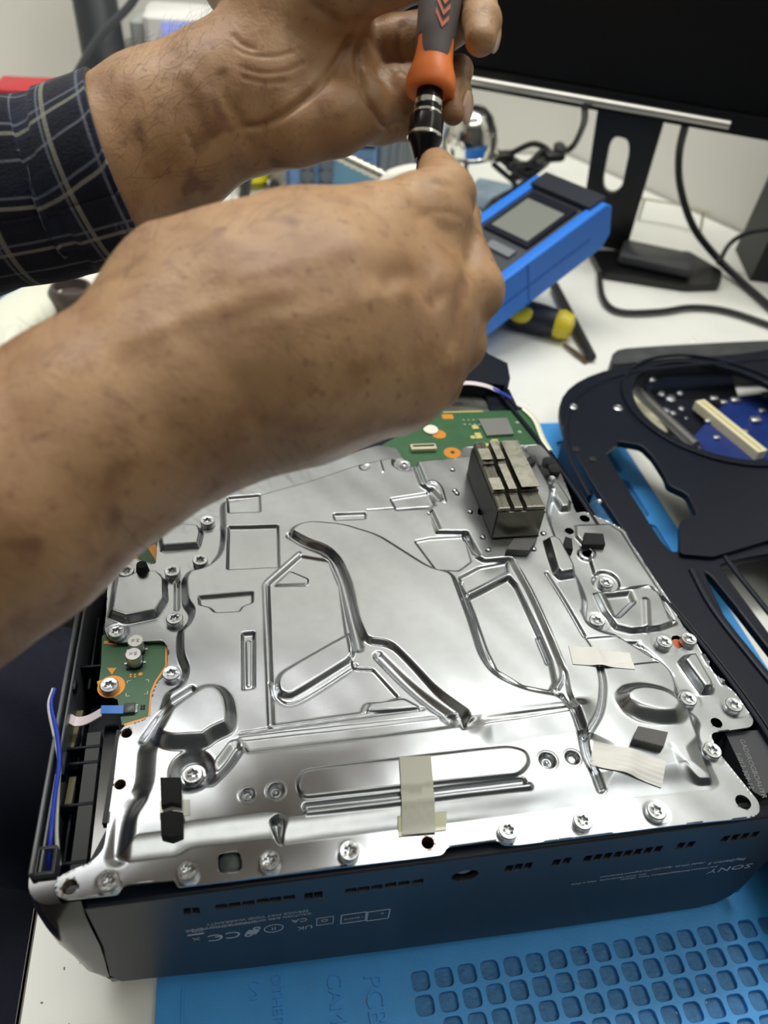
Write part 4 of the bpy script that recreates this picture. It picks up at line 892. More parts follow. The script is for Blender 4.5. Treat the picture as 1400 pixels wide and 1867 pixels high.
# ------------------------------------------------------------------ blue tester
m_hol = mat('blue_rubber', (38, 122, 226), .45, spec=.4); m_tface = mat('tester_face', (66, 70, 78), .4)
ta, tb = U(890, 612, .030), U(1112, 442, .085)
tl = tb - ta; L_ = np.linalg.norm(tl); tl = tl / L_
tu = np.cross(tl, np.array([0, 0, 1.0])); tu /= np.linalg.norm(tu)
if tu @ (CAM - ta) > 0: tu = -tu                                     # across, away from the camera
th = np.cross(tu, tl); th = th if th[2] > 0 else -th
te = empty('tester', (*((ta + tb) / 2)[:2], 0), 'blue rubber cased tester with a grey display propped up behind the hand', 'tester')
ta = ta - tl * .03; L_ += .03
TW, TH = .090, .046
shp = [(0, 0), (L_ - .012, 0), (L_, .010), (L_, TH - .006), (L_ - .008, TH), (0, TH)]
MT_ = frame_M(ta, tl, th, -np.cross(th, tl)) ; MT_ = frame_M(ta, tl, th, np.cross(tl, th))
sgn = 1 if np.cross(tl, th) @ tu > 0 else -1
za, zb = (0, .012) if sgn > 0 else (-.012, 0)
obj('holster_side', curve_prism('holster_side', [shp], za, zb, .002, MT_), m_hol, te, angle=30)
za, zb = (TW - .012, TW) if sgn > 0 else (-TW, -TW + .012)
obj('holster_side', curve_prism('holster_side', [shp], za, zb, .002, MT_), m_hol, te, angle=30)
za, zb = (.010, TW - .010) if sgn > 0 else (-TW + .010, -.010)
obj('holster_back', curve_prism('holster_back', [[(0, 0), (L_ - .012, 0), (L_, .010), (L_, TH - .01), (0, TH - .01)]], za, zb, .001, MT_), m_hol, te, angle=30)
fo = ta + th * (TH - .010) + tu * .011
obj('face', MB().obox(fo, tl * (L_ - .006), tu * (TW - .022), th * .007), m_tface, te, smooth=False)
ft = fo + th * .007
obj('display_frame', MB().obox(ft + tl * (L_ - .098) + tu * .006, tl * .068, tu * .056, th * .003), m_dark, te, smooth=False)
obj('display', MB().obox(ft + tl * (L_ - .092) + tu * .011, tl * .050, tu * .046, th * .0036), mat('lcd_grey', (128, 132, 126), .3), te, smooth=False)
obj('button_row', MB().obox(ft + tl * (L_ - .118) + tu * .010, tl * .010, tu * .030, th * .003), mat('button_grey', (120, 124, 130), .5), te, smooth=False)
obj('dial', MB().lathe([(.018, 0), (.018, .006), (.014, .008)], 28, ft + tl * (L_ - .150) + tu * .034, th), mat('light_blue_knob', (62, 160, 226), .4), te)
obj('corner_guard', MB().obox(ft + tl * (L_ - .024) + tu * -.004, tl * .022, tu * (TW - .016), th * .006), mat('black_trim', (40, 44, 54), .4), te, smooth=False)
obj('side_rib', MB().obox(ta - tu * .0006 + th * (TH * .45) + tl * .02, tl * (L_ - .05), tu * .001, th * .0012), mat('blue_rubber_dark', (28, 98, 190), .5), te, smooth=False)
obj('side_rib', MB().obox(ta - tu * .0006 + tl * (L_ * .42), tl * .001, tu * .001, th * TH), mat('blue_rubber_dark', (28, 98, 190), .5), te, smooth=False)
q0 = ta + tl * .07 + tu * .03; q1 = ta + tl * (L_ - .05) + tu * .05
obj('tilt_stand', MB().tube([(q0[0], q0[1], q0[2] + .004), (q0[0] + .0, q0[1] + .02, .002)], .004, smooth=0).tube([(q1[0], q1[1], q1[2] + .004), (q1[0], q1[1] + .02, .002)], .004, smooth=0), m_dark, te)
# ------------------------------------------------------------------ small things on the desk beyond
y1 = empty('yellow_screwdriver', (*U(985, 595, .012)[:2], 0), 'black and yellow screwdriver handle lying beneath the blue tester', 'screwdriver')
A = U(885, 556, .016); B = U(1025, 592, .016); d = (B - A) / np.linalg.norm(B - A)
obj('handle', MB().lathe([(.006, 0), (.012, .01), (.0155, .03), (.015, .06), (.013, .078)], 20, A, d), mat('navy_grip', (30, 34, 48), .5), y1)
obj('end_cap', MB().lathe([(.0135, .0), (.0150, .006), (.012, .016), (.006, .018)], 20, A + d * .074, d), mat('yellow_plastic', (226, 206, 48), .4), y1, label='yellow end cap')
obj('grip_inlay', MB().sphere(A + d * .045 + np.array([-.002, -.006, .004]), (.020, .009, .009)), mat('yellow_plastic', (226, 206, 48), .4), y1, label='yellow grip inlay')
obj('shaft', MB().tube([A, A - d * .07 - np.array([0, 0, .01])], .003, smooth=0), m_silver, y1)
o = obj('black_rod', MB().tube([U(1010, 520, .006), U(1078, 652, .006)], .0050, n=10, smooth=0), m_cab); tag(o, 'straight black rod lying on the white desk behind the frame', 'rod')
tw = obj('tweezers', MB().tube([U(1028, 628, .003), U(1048, 640, .004), U(1072, 660, .002)], .0014, n=6).tube([U(1028, 628, .003), U(1050, 645, .004), U(1068, 662, .002)], .0014, n=6), mat('dark_brass', (112, 92, 66), .4, .5)); tag(tw, 'tiny brass tweezers on the white desk near the frame', 'tweezers')
# steel dome lamp
dl = empty('dome_lamp', (*U(850, 420, 0)[:2], 0), 'round polished steel lamp head right of the screwdriver collar', 'lamp')
c = D(858, 250, .80)
dl.location = (c[0] + .0, c[1] + .02, 0)
ax = np.array([.10, .05, -.99]); ax /= np.linalg.norm(ax)
obj('lamp_head', MB().lathe([(.004, -.030), (.014, -.028), (.022, -.021), (.027, -.010), (.029, .002), (.028, .012), (.030, .014), (.030, .016), (.026, .017), (.01, .014)], 36, c, ax), mat('polished_steel', (225, 225, 218), .12, 1.0), dl, angle=50)
obj('stem', MB().tube([c - ax * .022, c - ax * .022 + np.array([.0, .03, -.03]), (c[0] + .0, c[1] + .03, .004)], .0035), m_silver, dl)
obj('base', MB().lathe([(.04, 0), (.04, .006), (.036, .009)], 28, (c[0], c[1] + .03, 0)), m_mon, dl)
# gooseneck lamp with a white head behind the thumb
gl = empty('gooseneck_lamp', (*D(700, 330, .80)[:2], 0), 'silver ribbed gooseneck with a white head behind the thumb', 'lamp')
P = [D(560, 235, .74), D(612, 278, .745), D(700, 322, .75)]
cen_ = catmull(P, 8); nmb = MB(); nmb.tube(cen_, .0052, n=12, smooth=0)
for q0, q1 in zip(cen_[:-1:1], cen_[1::1]): nmb.tube([q0, q0 + (q1 - q0) * .5], .0062, n=12, smooth=0)
obj('gooseneck', nmb, mat('ribbed_silver', (190, 188, 176), .35, .9), gl)
g1 = D(705, 326, .75)
obj('lamp_head', MB().tube([D(690, 345, .75), D(715, 328, .75), D(760, 318, .75), D(800, 330, .76)], [.005, .010, .010, .008], n=14), mat('white_plastic', (232, 230, 218), .35), gl)
obj('post', MB().tube([P[0], P[0] + np.array([-.05, .02, -.02]), np.array([P[0][0] - .07, P[0][1] + .04, .004])], .006), m_mon, gl)
obj('base', MB().lathe([(.045, 0), (.045, .01), (.04, .014)], 28, (P[0][0] - .07, P[0][1] + .04, 0)), m_mon, gl)
# bench supply (light blue front) and neighbours at the back wall
def box_y(name, x0, x1, ytop, y, depth, m, label, cat, z0=0, bev=.004):
    a = PY(x0, ytop, y); b = PY(x1, ytop, y); zt = a[2]
    t = empty(name, ((a[0] + b[0]) / 2, y + depth / 2, z0), label, cat)
    obj('housing', MB().box(((a[0] + b[0]) / 2, y + depth / 2, (z0 + zt) / 2), (b[0] - a[0], depth, zt - z0), bev=bev), m, t)
    return t, a[0], b[0], zt
m_lb = mat('light_blue_panel', (126, 168, 222), .45)
t, xa, xb, zt = box_y('power_supply', 522, 694, 190, .93, .14, m_lb, 'light blue bench power supply with grey knob columns behind the hands', 'power supply')
for px in (560, 594):
    for k in range(5):
        q = PY(px, 340 - 22 * k, .929); obj('knob', MB().lathe([(.0095, 0), (.0095, .006), (.007, .009)], 16, q, (0, -1, 0)), mat('knob_grey', (104, 112, 122), .5), t)
q0, q1 = PY(645, 300, .929), PY(682, 225, .929)
obj('display', MB().box(((q0[0] + q1[0]) / 2, .928, (q0[2] + q1[2]) / 2 + .02), (.030, .004, .05)), m_mon, t, smooth=False)
q = PY(640, 325, .929); obj('lower_panel', MB().box((q[0], .9285, q[2]), (.055, .003, .045), bev=.001), mat('teal_panel', (110, 160, 190), .4), t)
t, xa, xb, zt = box_y('grey_cabinet', 700, 800, 150, .98, .12, mat('pale_grey_metal', (158, 166, 168), .5), 'pale grey ribbed metal case right of the light blue power supply', 'case')
for px in (712, 728, 745, 765): q = PY(px, 300, .979); obj('rib', MB().box((q[0], .978, zt / 2), (.006, .004, zt - .01), bev=.001), mat('rib_grey', (140, 148, 150), .5), t)
bt = empty('yellow_cap_bottle', (*PY(460, 340, .90)[:2], 0), 'olive bottle with a bright yellow cap and white label behind the wrist', 'bottle')
q = PY(460, 340, .90); zc = PY(460, 330, .90)[2]
obj('body', MB().lathe([(.020, 0), (.021, .003), (.021, zc - .01), (.015, zc)], 24, (q[0], .92, 0)), mat('olive_bottle', (150, 142, 60), .35), bt)
obj('label_band', MB().lathe([(.0214, zc - .035), (.0214, zc - .012)], 24, (q[0], .92, 0)), mat('label_white', (214, 214, 206), .5), bt)
obj('cap', MB().lathe([(.0235, zc - .002), (.0235, zc + .030), (.020, zc + .034)], 24, (q[0], .92, 0)), mat('yellow_cap', (232, 220, 20), .4), bt, label='bright yellow cap')
t, xa, xb, zt = box_y('adapter', 494, 520, 298, .90, .05, mat('warm_grey_plastic', (146, 140, 128), .5), 'small warm grey box between the yellow capped bottle and the power supply', 'box')
q = PY(500, 338, .899); obj('socket', MB().lathe([(.007, 0), (.007, .004)], 16, q, (0, -1, 0)), m_mon, t)
# display device on a grey case, at the back left
t, xa, xb, zt = box_y('grey_case', 214, 420, 98, 1.0, .10, mat('mid_grey_case', (128, 130, 128), .5), 'mid grey equipment case carrying the white display device', 'case')
obj('front_rim', MB().box(((xa + xb) / 2, .998, zt - .01), (xb - xa - .01, .004, .006), bev=.001), mat('rim_grey', (96, 98, 98), .5), t)
zt0 = zt
a, b = PY(258, 22, .985), PY(420, 22, .985)
t = empty('display_device', ((a[0] + b[0]) / 2, 1.02, zt0), 'white framed device with a violet blue screen at the back left', 'device')
obj('housing', MB().box(((a[0] + b[0]) / 2, 1.025, (zt0 + a[2]) / 2), (b[0] - a[0], .08, a[2] - zt0), bev=.006), mat('device_white', (226, 226, 222), .4), t)
obj('side_grip', MB().box((a[0] - .008, 1.03, (zt0 + a[2]) / 2 - .005), (.018, .06, a[2] - zt0 - .012), bev=.003), mat('grip_grey', (160, 164, 160), .5), t)
s0, s1 = PY(294, 40, .984), PY(372, 76, .984)
obj('screen', MB().box(((s0[0] + s1[0]) / 2, .984, (s0[2] + s1[2]) / 2), (s1[0] - s0[0], .003, s0[2] - s1[2])), mat('violet_screen', (150, 160, 215), .3, emit=(140, 150, 225), estr=.55), t, smooth=False)
for px in (300, 330, 360): s = PY(px, 92, .984); obj('button', MB().box((s[0], .984, s[2]), (.014, .004, .006), bev=.001), mat('button_pale', (190, 196, 200), .5), t)
# black arm post and thin cable
a, b = PY(166, -40, 1.02), PY(196, 135, .97)
t = empty('swivel_stand', (b[0], .97, 0), 'thick black upright post in front of the wall at top left', 'stand')
dd = (b - a); e_ = b + dd * ((.012 - b[2]) / dd[2])
obj('post', MB().tube([a - dd * .8, e_], .026, n=20, smooth=0), mat('post_black', (36, 40, 46), .45), t)
obj('clamp', MB().lathe([(.040, 0), (.040, .03), (.032, .036)], 24, (e_[0], e_[1], 0)), mat('post_black', (36, 40, 46), .45), t)
o = obj('wall_cable', MB().tube([PY(262, -30, .94), PY(235, 12, .94), PY(190, 58, .94), PY(160, 100, .94), PY(135, 145, .94), (PY(120, 185, .94)[0], .94, PY(120, 185, .94)[2]), (PY(110, 240, .94)[0] + .01, .94, .004)], .0045, n=8), mat('grey_cable', (70, 72, 78), .5)); tag(o, 'dark grey cable crossing the post at top left', 'cable')
t, xa, xb, zt = box_y('red_box', -10, 92, 170, .80, .05, mat('red_card', (186, 42, 52), .5), 'red box peeking over the plaid sleeve at the left', 'box')
obj('lid', MB().box(((xa + xb) / 2, .825, zt + .002), (xb - xa + .003, .053, .005), bev=.001), mat('red_card', (186, 42, 52), .5), t)
# things on the bench left, behind the forearm
o = obj('white_pouch', MB().sphere((0, 0, 0), 1), mat('pearl_foil', (228, 230, 214), .35, bump=.6, bscale=60)); 
me = o.data; co = np.array([v.co for v in me.vertices]); a, b = U(-20, 640, .01), U(95, 535, .01); dd = b - a; Lp = np.linalg.norm(dd); ang = math.atan2(dd[1], dd[0])
sg = lambda v, e: np.sign(v) * np.abs(v) ** e
co = np.stack([sg(co[:, 0], .5) * (Lp * .60), sg(co[:, 1], .5) * .027, co[:, 2] * .014 + .014], 1); cR, sR = math.cos(ang), math.sin(ang); mid = (a + b) / 2
co = np.stack([co[:, 0] * cR - co[:, 1] * sR + mid[0], co[:, 0] * sR + co[:, 1] * cR + mid[1], co[:, 2]], 1)
for v, c in zip(me.vertices, co): v.co = c
me.update(); tag(o, 'pearl white padded pouch on the bench between sleeve and forearm', 'pouch')
c = U(133, 543, .02); o = obj('lens_cap', MB().lathe([(.021, 0), (.022, .003), (.022, .026), (.018, .032), (.015, .032), (.013, .024)], 28, (c[0], c[1], 0)), mat('dark_bronze', (92, 84, 78), .35, .4)); tag(o, 'dark bronze round can beside the white pouch at left', 'can')
a, b = U(68, 600, .004), U(128, 562, .004); dd = b - a; nn = np.array([-dd[1], dd[0], 0]) / np.linalg.norm(dd)
t = empty('paper_strip', (*((a + b) / 2)[:2], 0), 'white paper strip with an orange patch along the forearm at left', 'paper')
obj('sheet', MB().obox((*(a - dd * .2 - nn * .03)[:2], 0), dd * 1.6, nn * .042, (0, 0, .003)), mat('paper_white', (236, 234, 228), .6), t, smooth=False)
obj('orange_patch', MB().obox((*(a + dd * .15 - nn * .03)[:2], .003), dd * .5, nn * .03, (0, 0, .0004)), mat('orange_print', (232, 128, 70), .6), t, smooth=False)
c = U(6, 535, .02); o = obj('blue_tub', MB().lathe([(.022, 0), (.024, .002), (.026, .03), (.023, .03), (.021, .004)], 24, (c[0] - .005, c[1] + .01, 0)), mat('sky_blue_plastic', (70, 148, 214), .4)); tag(o, 'sky blue tub at the left edge below the sleeve', 'tub')
c = U(30, 560, .004); o = obj('grey_tool', MB().tube([U(-10, 600, .006), U(40, 545, .006), U(70, 525, .006)], .006, n=8), mat('tool_grey', (126, 128, 120), .5)); tag(o, 'grey rod shaped tool left of the white pouch', 'tool')
# dark tower at the right edge
a, b = U(1352, 545, 0), U(1420, 560, 0)
P_t = [U(1366, 512, 0)[:2], U(1450, 560, 0)[:2]]; dd = P_t[1] - P_t[0]; nn = np.array([-dd[1], dd[0]]) 
tk = empty('speaker_tower', (*P_t[0], 0), 'black tapered speaker box cut by the right edge of the picture', 'speaker')
v0 = np.array([*P_t[0], 0]); dxx = np.array([.10, -.03, 0]); dyy = np.array([.03, .09, 0])
zt = .14
q = PN(1400, 350, v0, (-.03, -.10, 0))
obj('cabinet', MB().obox(v0, dxx, dyy, (.012, .004, zt)), mat('tower_black', (12, 13, 17), .5), tk, smooth=False)
obj('speaker_cone', MB().lathe([(.030, 0), (.030, .003), (.024, .001), (.008, .002)], 28, v0 + dxx * .5 + np.array([.004, -.0, .06]) - np.array([.03, .10, 0]) * .01, (-.287, -.958, 0)), m_mon, tk)
o = obj('desk_slip', MB().tube([U(1170, 362, .03), U(1230, 372, .03), U(1295, 388, .03)], .003, n=6, flat=.4).tube([U(1282, 388, .03), U(1276, 430, .002)], .0015, n=6, smooth=0).tube([U(1175, 363, .03), (*U(1175, 363, .03)[:2], .002)], .0015, n=6, smooth=0), mat('straw_plastic', (170, 168, 140), .5)); tag(o, 'thin straw coloured strip on two pins behind the monitor base', 'strip')
# ------------------------------------------------------------------ precision screwdriver held upright
sc = D(783, 175, .280)
ax3 = R @ np.array([-.11, .993, -.03]); ax3 /= np.linalg.norm(ax3); sz = -ax3                     # tool axis: bit end low and towards the viewer
sx_ = R @ np.array([1., 0, 0]); sx_ -= sz * (sx_ @ sz); sx_ /= np.linalg.norm(sx_); sy_ = np.cross(sz, sx_)
TM = frame_M(sc, sx_, sy_, sz)
A0 = math.atan2((CAM - sc) @ sy_, (CAM - sc) @ sx_)
sd = empty('precision_screwdriver', sc, 'orange and grey precision screwdriver held between both hands', 'screwdriver')
zat = lambda py: (175 - py) * .280 / FPX
def tobj(name, mb, m, parent, **k):
    mb.v = [tuple(TM @ Vector(p)) for p in mb.v]; return obj(name, mb, m, parent, **k)
def sdl(prof, n=40): return MB().lathe([(r, z) for r, z in prof], n)
m_or = mat('orange_plastic', (255, 140, 74), .42, sss=.15, spec=.4); m_gr = mat('grey_rubber', (92, 84, 84), .65)
zt_ = zat(-260)
tobj('handle', sdl([(.0050, zat(168)), (.0074, zat(172)), (.0086, zat(170)), (.0092, zat(163)), (.0092, zat(150)), (.0087, zat(138)), (.0078, zat(125)), (.0072, zat(110)), (.0070, zat(90)), (.0073, zat(40)), (.0077, zat(0)), (.0077, zt_ + .002), (.006, zt_)][::1]), m_or, sd, angle=60)
def grip():
    n = 96; v = []; f = []; zs = 30
    def low(a):
        t = 0
        for c in (.10, .10 + 2.09, .10 - 2.09):
            e = abs(((a - A0) - c + math.pi) % (2 * math.pi) - math.pi); t = max(t, max(0, 1 - (e / .86) ** 2.6) ** .5)
        return zat(74) - t * (zat(74) - zat(124))
    for k in range(zs + 1):
        for i in range(n):
            a = 2 * math.pi * i / n; z = low(a) + (zt_ - .003 - low(a)) * (k / zs) ** 1.5
            r = np.interp(z, [zat(110), zat(90), zat(40), zat(0), zt_], [.00735, .0072, .0075, .0079, .0079])
            v.append((r * math.cos(a), r * math.sin(a), z))
    for k in range(zs):
        for i in range(n): j = (i + 1) % n; f.append((k * n + i, k * n + j, (k + 1) * n + j, (k + 1) * n + i))
    f.append(tuple(range(zs * n, zs * n + n)))
    return MB().add(v, f)
gp = tobj('grip', grip(), m_gr, sd, angle=60, label='grey rubber grip')
m_chev = mat('orange_chevron', (206, 116, 82), .55)
for k, py in enumerate((71, 50, 30, 10, -10)):
    zc = zat(py); v = []; f = []; n = 6; ac = A0 + .22; r = float(np.interp(zc, [zat(90), zat(40), zat(0)], [.0076, .0080, .0083]))
    for s in (-1, 1):
        b0 = len(v)
        for i in range(n + 1):
            t = i / n; a = ac + s * t * (.30 if s > 0 else .36)
            for q in (0, .0019): v.append((r * math.cos(a), r * math.sin(a), zc + t * (.0034 if s > 0 else .0052) + q))
        for i in range(n):
            q = (b0 + 2 * i, b0 + 2 * i + 2, b0 + 2 * i + 3, b0 + 2 * i + 1); f.append(q if s > 0 else q[::-1])
    tobj('chevron', MB().add(v, f), m_chev, gp, smooth=False)
m_bk = mat('black_anodised', (20, 18, 20), .22, .4); m_chr = mat('chrome', (215, 215, 208), .16, 1.0)
ck = tobj('chuck', sdl([(.0030, zat(296)), (.0033, zat(294)), (.0052, zat(270)), (.0062, zat(258)), (.0063, zat(250)), (.0063, zat(220)), (.0060, zat(216)), (.0049, zat(212)), (.0049, zat(150))]), m_bk, sd, angle=30)
for za, zb, r in ((zat(186), zat(198), .0052), (zat(208), zat(215), .0056), (zat(249), zat(257), .0065)):
    tobj('ring', sdl([(r * .96, zb), (r, zb + .0003), (r, za - .0003), (r * .96, za)]), m_chr, ck, angle=30, label='chrome ring')
tobj('bit', sdl([(.0006, zat(352)), (.0012, zat(342)), (.0018, zat(330)), (.0021, zat(290))], 12), mat('bit_steel', (110, 98, 92), .3, 1.0), sd)
# ------------------------------------------------------------------ the technician
import openvdb
def ND(px, py, rpx, d): return (D(px, py, d), rpx * d / FPX)
def NW(x, y, z, r): return (np.array([x, y, z], float), r)
def segs(nodes): return [(a[0], b[0], a[1], b[1]) for a, b in zip(nodes[:-1], nodes[1:])]
def field(chains, vox, K=.012, pad=.012):
    # chains: list of (segments, blend radius to everything before it, blend inside the chain)
    allp = np.array([p for ch in chains for s in ch[0] for p in (s[0], s[1])]); rm = max(s[i] for ch in chains for s in ch[0] for i in (2, 3))
    lo = allp.min(0) - rm - pad; hi = allp.max(0) + rm + pad; n = np.ceil((hi - lo) / vox).astype(int)
    F = np.full(n, .03, np.float32); ax = [lo[i] + vox * np.arange(n[i]) for i in range(3)]
    for sg, kout, kin in chains:
        G = np.full(n, .03, np.float32); g0 = np.array([1 << 30] * 3); g1 = np.zeros(3, int)
        for a, b, ra, rb in sg:
            m = max(ra, rb) + pad + kin; i0 = np.maximum(0, np.floor((np.minimum(a, b) - m - lo) / vox).astype(int)); i1 = np.minimum(n, np.ceil((np.maximum(a, b) + m - lo) / vox).astype(int))
            sl = tuple(slice(p, q) for p, q in zip(i0, i1))
            X = ax[0][sl[0]][:, None, None] - a[0]; Y = ax[1][sl[1]][None, :, None] - a[1]; Z_ = ax[2][sl[2]][None, None, :] - a[2]
            d = b - a; L = d @ d + 1e-12; t = np.clip((X * d[0] + Y * d[1] + Z_ * d[2]) / L, 0, 1)
            q = (np.sqrt((X - t * d[0]) ** 2 + (Y - t * d[1]) ** 2 + (Z_ - t * d[2]) ** 2) - (ra + t * (rb - ra))).astype(np.float32)
            c = G[sl]
            h = np.clip(.5 + .5 * (c - q) / kin, 0, 1); G[sl] = c * (1 - h) + q * h - kin * h * (1 - h)
            g0 = np.minimum(g0, i0); g1 = np.maximum(g1, i1)
        sl = tuple(slice(p, q) for p, q in zip(g0, g1)); c = F[sl]; q = G[sl]
        h = np.clip(.5 + .5 * (c - q) / kout, 0, 1); F[sl] = c * (1 - h) + q * h - kout * h * (1 - h)
    return F, lo
def isomesh(F, lo, vox):
    g = openvdb.FloatGrid(); g.background = .03; g.copyFromArray(F, tolerance=0.0)
    p, t, q = g.convertToPolygons(0.0, 0.0)
    return np.array(p, float) * vox + lo, np.array(q, int)
def orient(v, q):
    a = v[q[:, 0]]; c = v[q].mean(1); nr = np.cross(v[q[:, 2]] - a, v[q[:, 3]] - v[q[:, 1]])
    vol = (c * nr).sum()
    return q if vol > 0 else q[:, ::-1]
def vnorm(v, q):
    fn = np.cross(v[q[:, 2]] - v[q[:, 0]], v[q[:, 3]] - v[q[:, 1]]); N = np.zeros_like(v)
    for k in range(4): np.add.at(N, q[:, k], fn)
    return N / (np.linalg.norm(N, axis=1)[:, None] + 1e-15)
def smoothmesh(v, q, it=2):
    e = np.concatenate([q[:, [0, 1]], q[:, [1, 2]], q[:, [2, 3]], q[:, [3, 0]]])
    for _ in range(it):
        s = np.zeros_like(v); c = np.zeros(len(v)); np.add.at(s, e[:, 0], v[e[:, 1]]); np.add.at(s, e[:, 1], v[e[:, 0]]); np.add.at(c, e[:, 0], 1); np.add.at(c, e[:, 1], 1)
        v = .5 * v + .5 * s / np.maximum(c, 1)[:, None]
    return v
def pixdist(P2, line):
    L = catmull(np.array(line, float), 6) if len(line) > 2 else np.array(line, float); d = np.full(len(P2), 1e9); tt = np.zeros(len(P2)); n = len(L) - 1
    for i in range(n):
        a, b = L[i], L[i + 1]; e = b - a; t = np.clip(((P2 - a) @ e) / (e @ e + 1e-9), 0, 1); dd = np.linalg.norm(P2 - a - t[:, None] * e, axis=1)
        m = dd < d; d[m] = dd[m]; tt[m] = (i + t[m]) / n
    return d, tt
def crease(v, q, items):
    # items: (pixel polyline, depth m (negative = ridge), width px); acts on surfaces facing the viewer side of the hand
    N = vnorm(v, q); P = proj(v); vd = v - CAM; vd /= np.linalg.norm(vd, axis=1)[:, None]; fac = np.clip(-(N * vd).sum(1) * 2, 0, 1)
    off = np.zeros(len(v))
    for line, dep, wpx in items:
        L = np.array(line, float); m = (P[:, 0] > L[:, 0].min() - 40) & (P[:, 0] < L[:, 0].max() + 40) & (P[:, 1] > L[:, 1].min() - 40) & (P[:, 1] < L[:, 1].max() + 40)
        k = np.where(m)[0]; d, t = pixdist(P[k][:, :2], line); off[k] -= dep * np.exp(-(d / wpx) ** 2) * sm(np.minimum(t, 1 - t) * 6 + .15) * fac[k]
    return v + N * off[:, None]
# --- right arm (lower in the picture): forearm, back of the hand, thumb and curled fingers
RA = [
 (segs([NW(-.175, -.035, .185, .047), ND(-330, 1190, 225, .190), ND(0, 928, 228, .196), ND(180, 795, 208, .205), ND(330, 705, 208, .213), ND(470, 640, 222, .220)]), .004, .004),
 (segs([ND(380, 590, 196, .222), ND(540, 500, 140, .223), ND(680, 452, 100, .230)]), .008, .004),
 (segs([ND(400, 670, 200, .224), ND(570, 680, 155, .226), ND(710, 665, 128, .232)]), .008, .004),
 (segs([ND(480, 612, 215, .224), ND(600, 590, 195, .227), ND(720, 580, 150, .236)]), .008, .004),
 # thumb
 (segs([ND(560, 470, 100, .224), ND(680, 430, 80, .234), ND(765, 392, 72, .240), ND(808, 358, 57, .248), ND(795, 304, 33, .262)]), .008, .003),
 (segs([ND(770, 420, 66, .238), ND(800, 402, 62, .243)]), .003, .003),
 # index finger under the thumb
 (segs([ND(745, 500, 84, .238), ND(838, 468, 50, .250), ND(838, 400, 36, .268), ND(800, 330, 28, .282)]), .004, .003),
 # middle, ring and little finger curled into the palm
 (segs([ND(750, 560, 90, .237), ND(862, 530, 55, .248), ND(850, 500, 44, .272), ND(790, 470, 36, .285)]), .006, .003),
 (segs([ND(745, 640, 82, .239), ND(836, 628, 48, .250), ND(820, 610, 42, .276), ND(760, 570, 34, .286)]), .006, .003),
 (segs([ND(720, 720, 66, .240), ND(792, 700, 46, .252), ND(790, 690, 36, .272), ND(735, 650, 30, .280)]), .006, .003)]
vr = .00125
F, lo = field(RA, vr); v1, q1 = isomesh(F, lo, vr); q1 = orient(v1, q1); v1 = smoothmesh(v1, q1, 2)
v1 = crease(v1, q1, [
 ([(872, 395), (866, 430), (850, 500), (835, 580), (826, 660)], .0016, 13), ([(725, 330), (775, 318), (820, 322)], .0002, 5), ([(735, 345), (785, 333), (835, 340)], .0004, 6), ([(755, 400), (800, 385), (850, 400)], .0004, 7),
 ([(700, 350), (740, 380), (800, 410), (840, 430)], .0005, 14), ([(660, 500), (740, 490), (800, 500)], .0006, 22), ([(420, 520), (560, 470), (680, 440)], -.0005, 24), ([(480, 590), (620, 560), (760, 520)], -.0004, 22), ([(690, 530), (750, 505), (810, 560)], .0010, 20), ([(560, 870), (640, 830), (740, 795)], .0010, 16),
 ([(840, 480), (880, 500)], .0002, 8), ([(300, 560), (420, 700), (520, 860)], .0005, 30), ([(200, 640), (400, 560), (560, 520)], -.0006, 20)])
# --- left arm (upper in the picture): forearm, open palm, thumb, fingers wrapped round the handle
LA = [
 (segs([NW(-.205, .235, .215, .045), NW(-.12, .222, .238, .038), ND(0, 358, 118, .293), ND(110, 338, 124, .292), ND(205, 310, 146, .290), ND(298, 250, 142, .290), ND(395, 195, 127, .290), ND(480, 170, 130, .291)]), .004, .003),
 (segs([ND(430, 140, 84, .288), ND(520, 50, 104, .285), ND(600, 0, 84, .280)]), .008, .004),
 (segs([ND(480, 190, 100, .292), ND(590, 150, 106, .299), ND(655, 120, 78, .306)]), .008, .004),
 (segs([ND(440, 232, 62, .286), ND(540, 232, 65, .285), ND(610, 216, 63, .285), ND(662, 200, 56, .288)]), .005, .004),
 (segs([ND(470, -60, 110, .292), ND(600, -70, 100, .296), ND(690, -60, 80, .298)]), .010, .004),
 # thumb lying over the handle above the frame
 (segs([ND(520, 20, 96, .281), ND(620, -12, 62, .270), ND(710, -42, 48, .262), ND(790, -62, 42, .258), ND(830, -80, 36, .256)]), .005, .003),
 # index (just above), middle and ring wrapped behind the handle
 (segs([ND(690, -40, 52, .296), ND(770, -50, 44, .296), ND(830, -90, 36, .298)]), .004, .003),
 (segs([ND(660, 85, 56, .302), ND(768, 78, 48, .297), ND(822, 40, 40, .300), ND(868, -8, 36, .290), ND(878, 40, 34, .280), ND(876, 72, 29, .275)]), .002, .003),
 (segs([ND(650, 175, 50, .300), ND(738, 178, 53, .298), ND(800, 160, 40, .302), ND(836, 128, 24, .298), ND(834, 170, 23, .290), ND(826, 206, 22, .285)]), .002, .003),
 # little finger below
 (segs([ND(620, 205, 60, .292), ND(690, 212, 47, .296), ND(752, 222, 32, .304), ND(790, 200, 26, .312)]), .003, .003)]
vl = .00085
F, lo = field(LA, vl); v2, q2 = isomesh(F, lo, vl); q2 = orient(v2, q2); v2 = smoothmesh(v2, q2, 3)
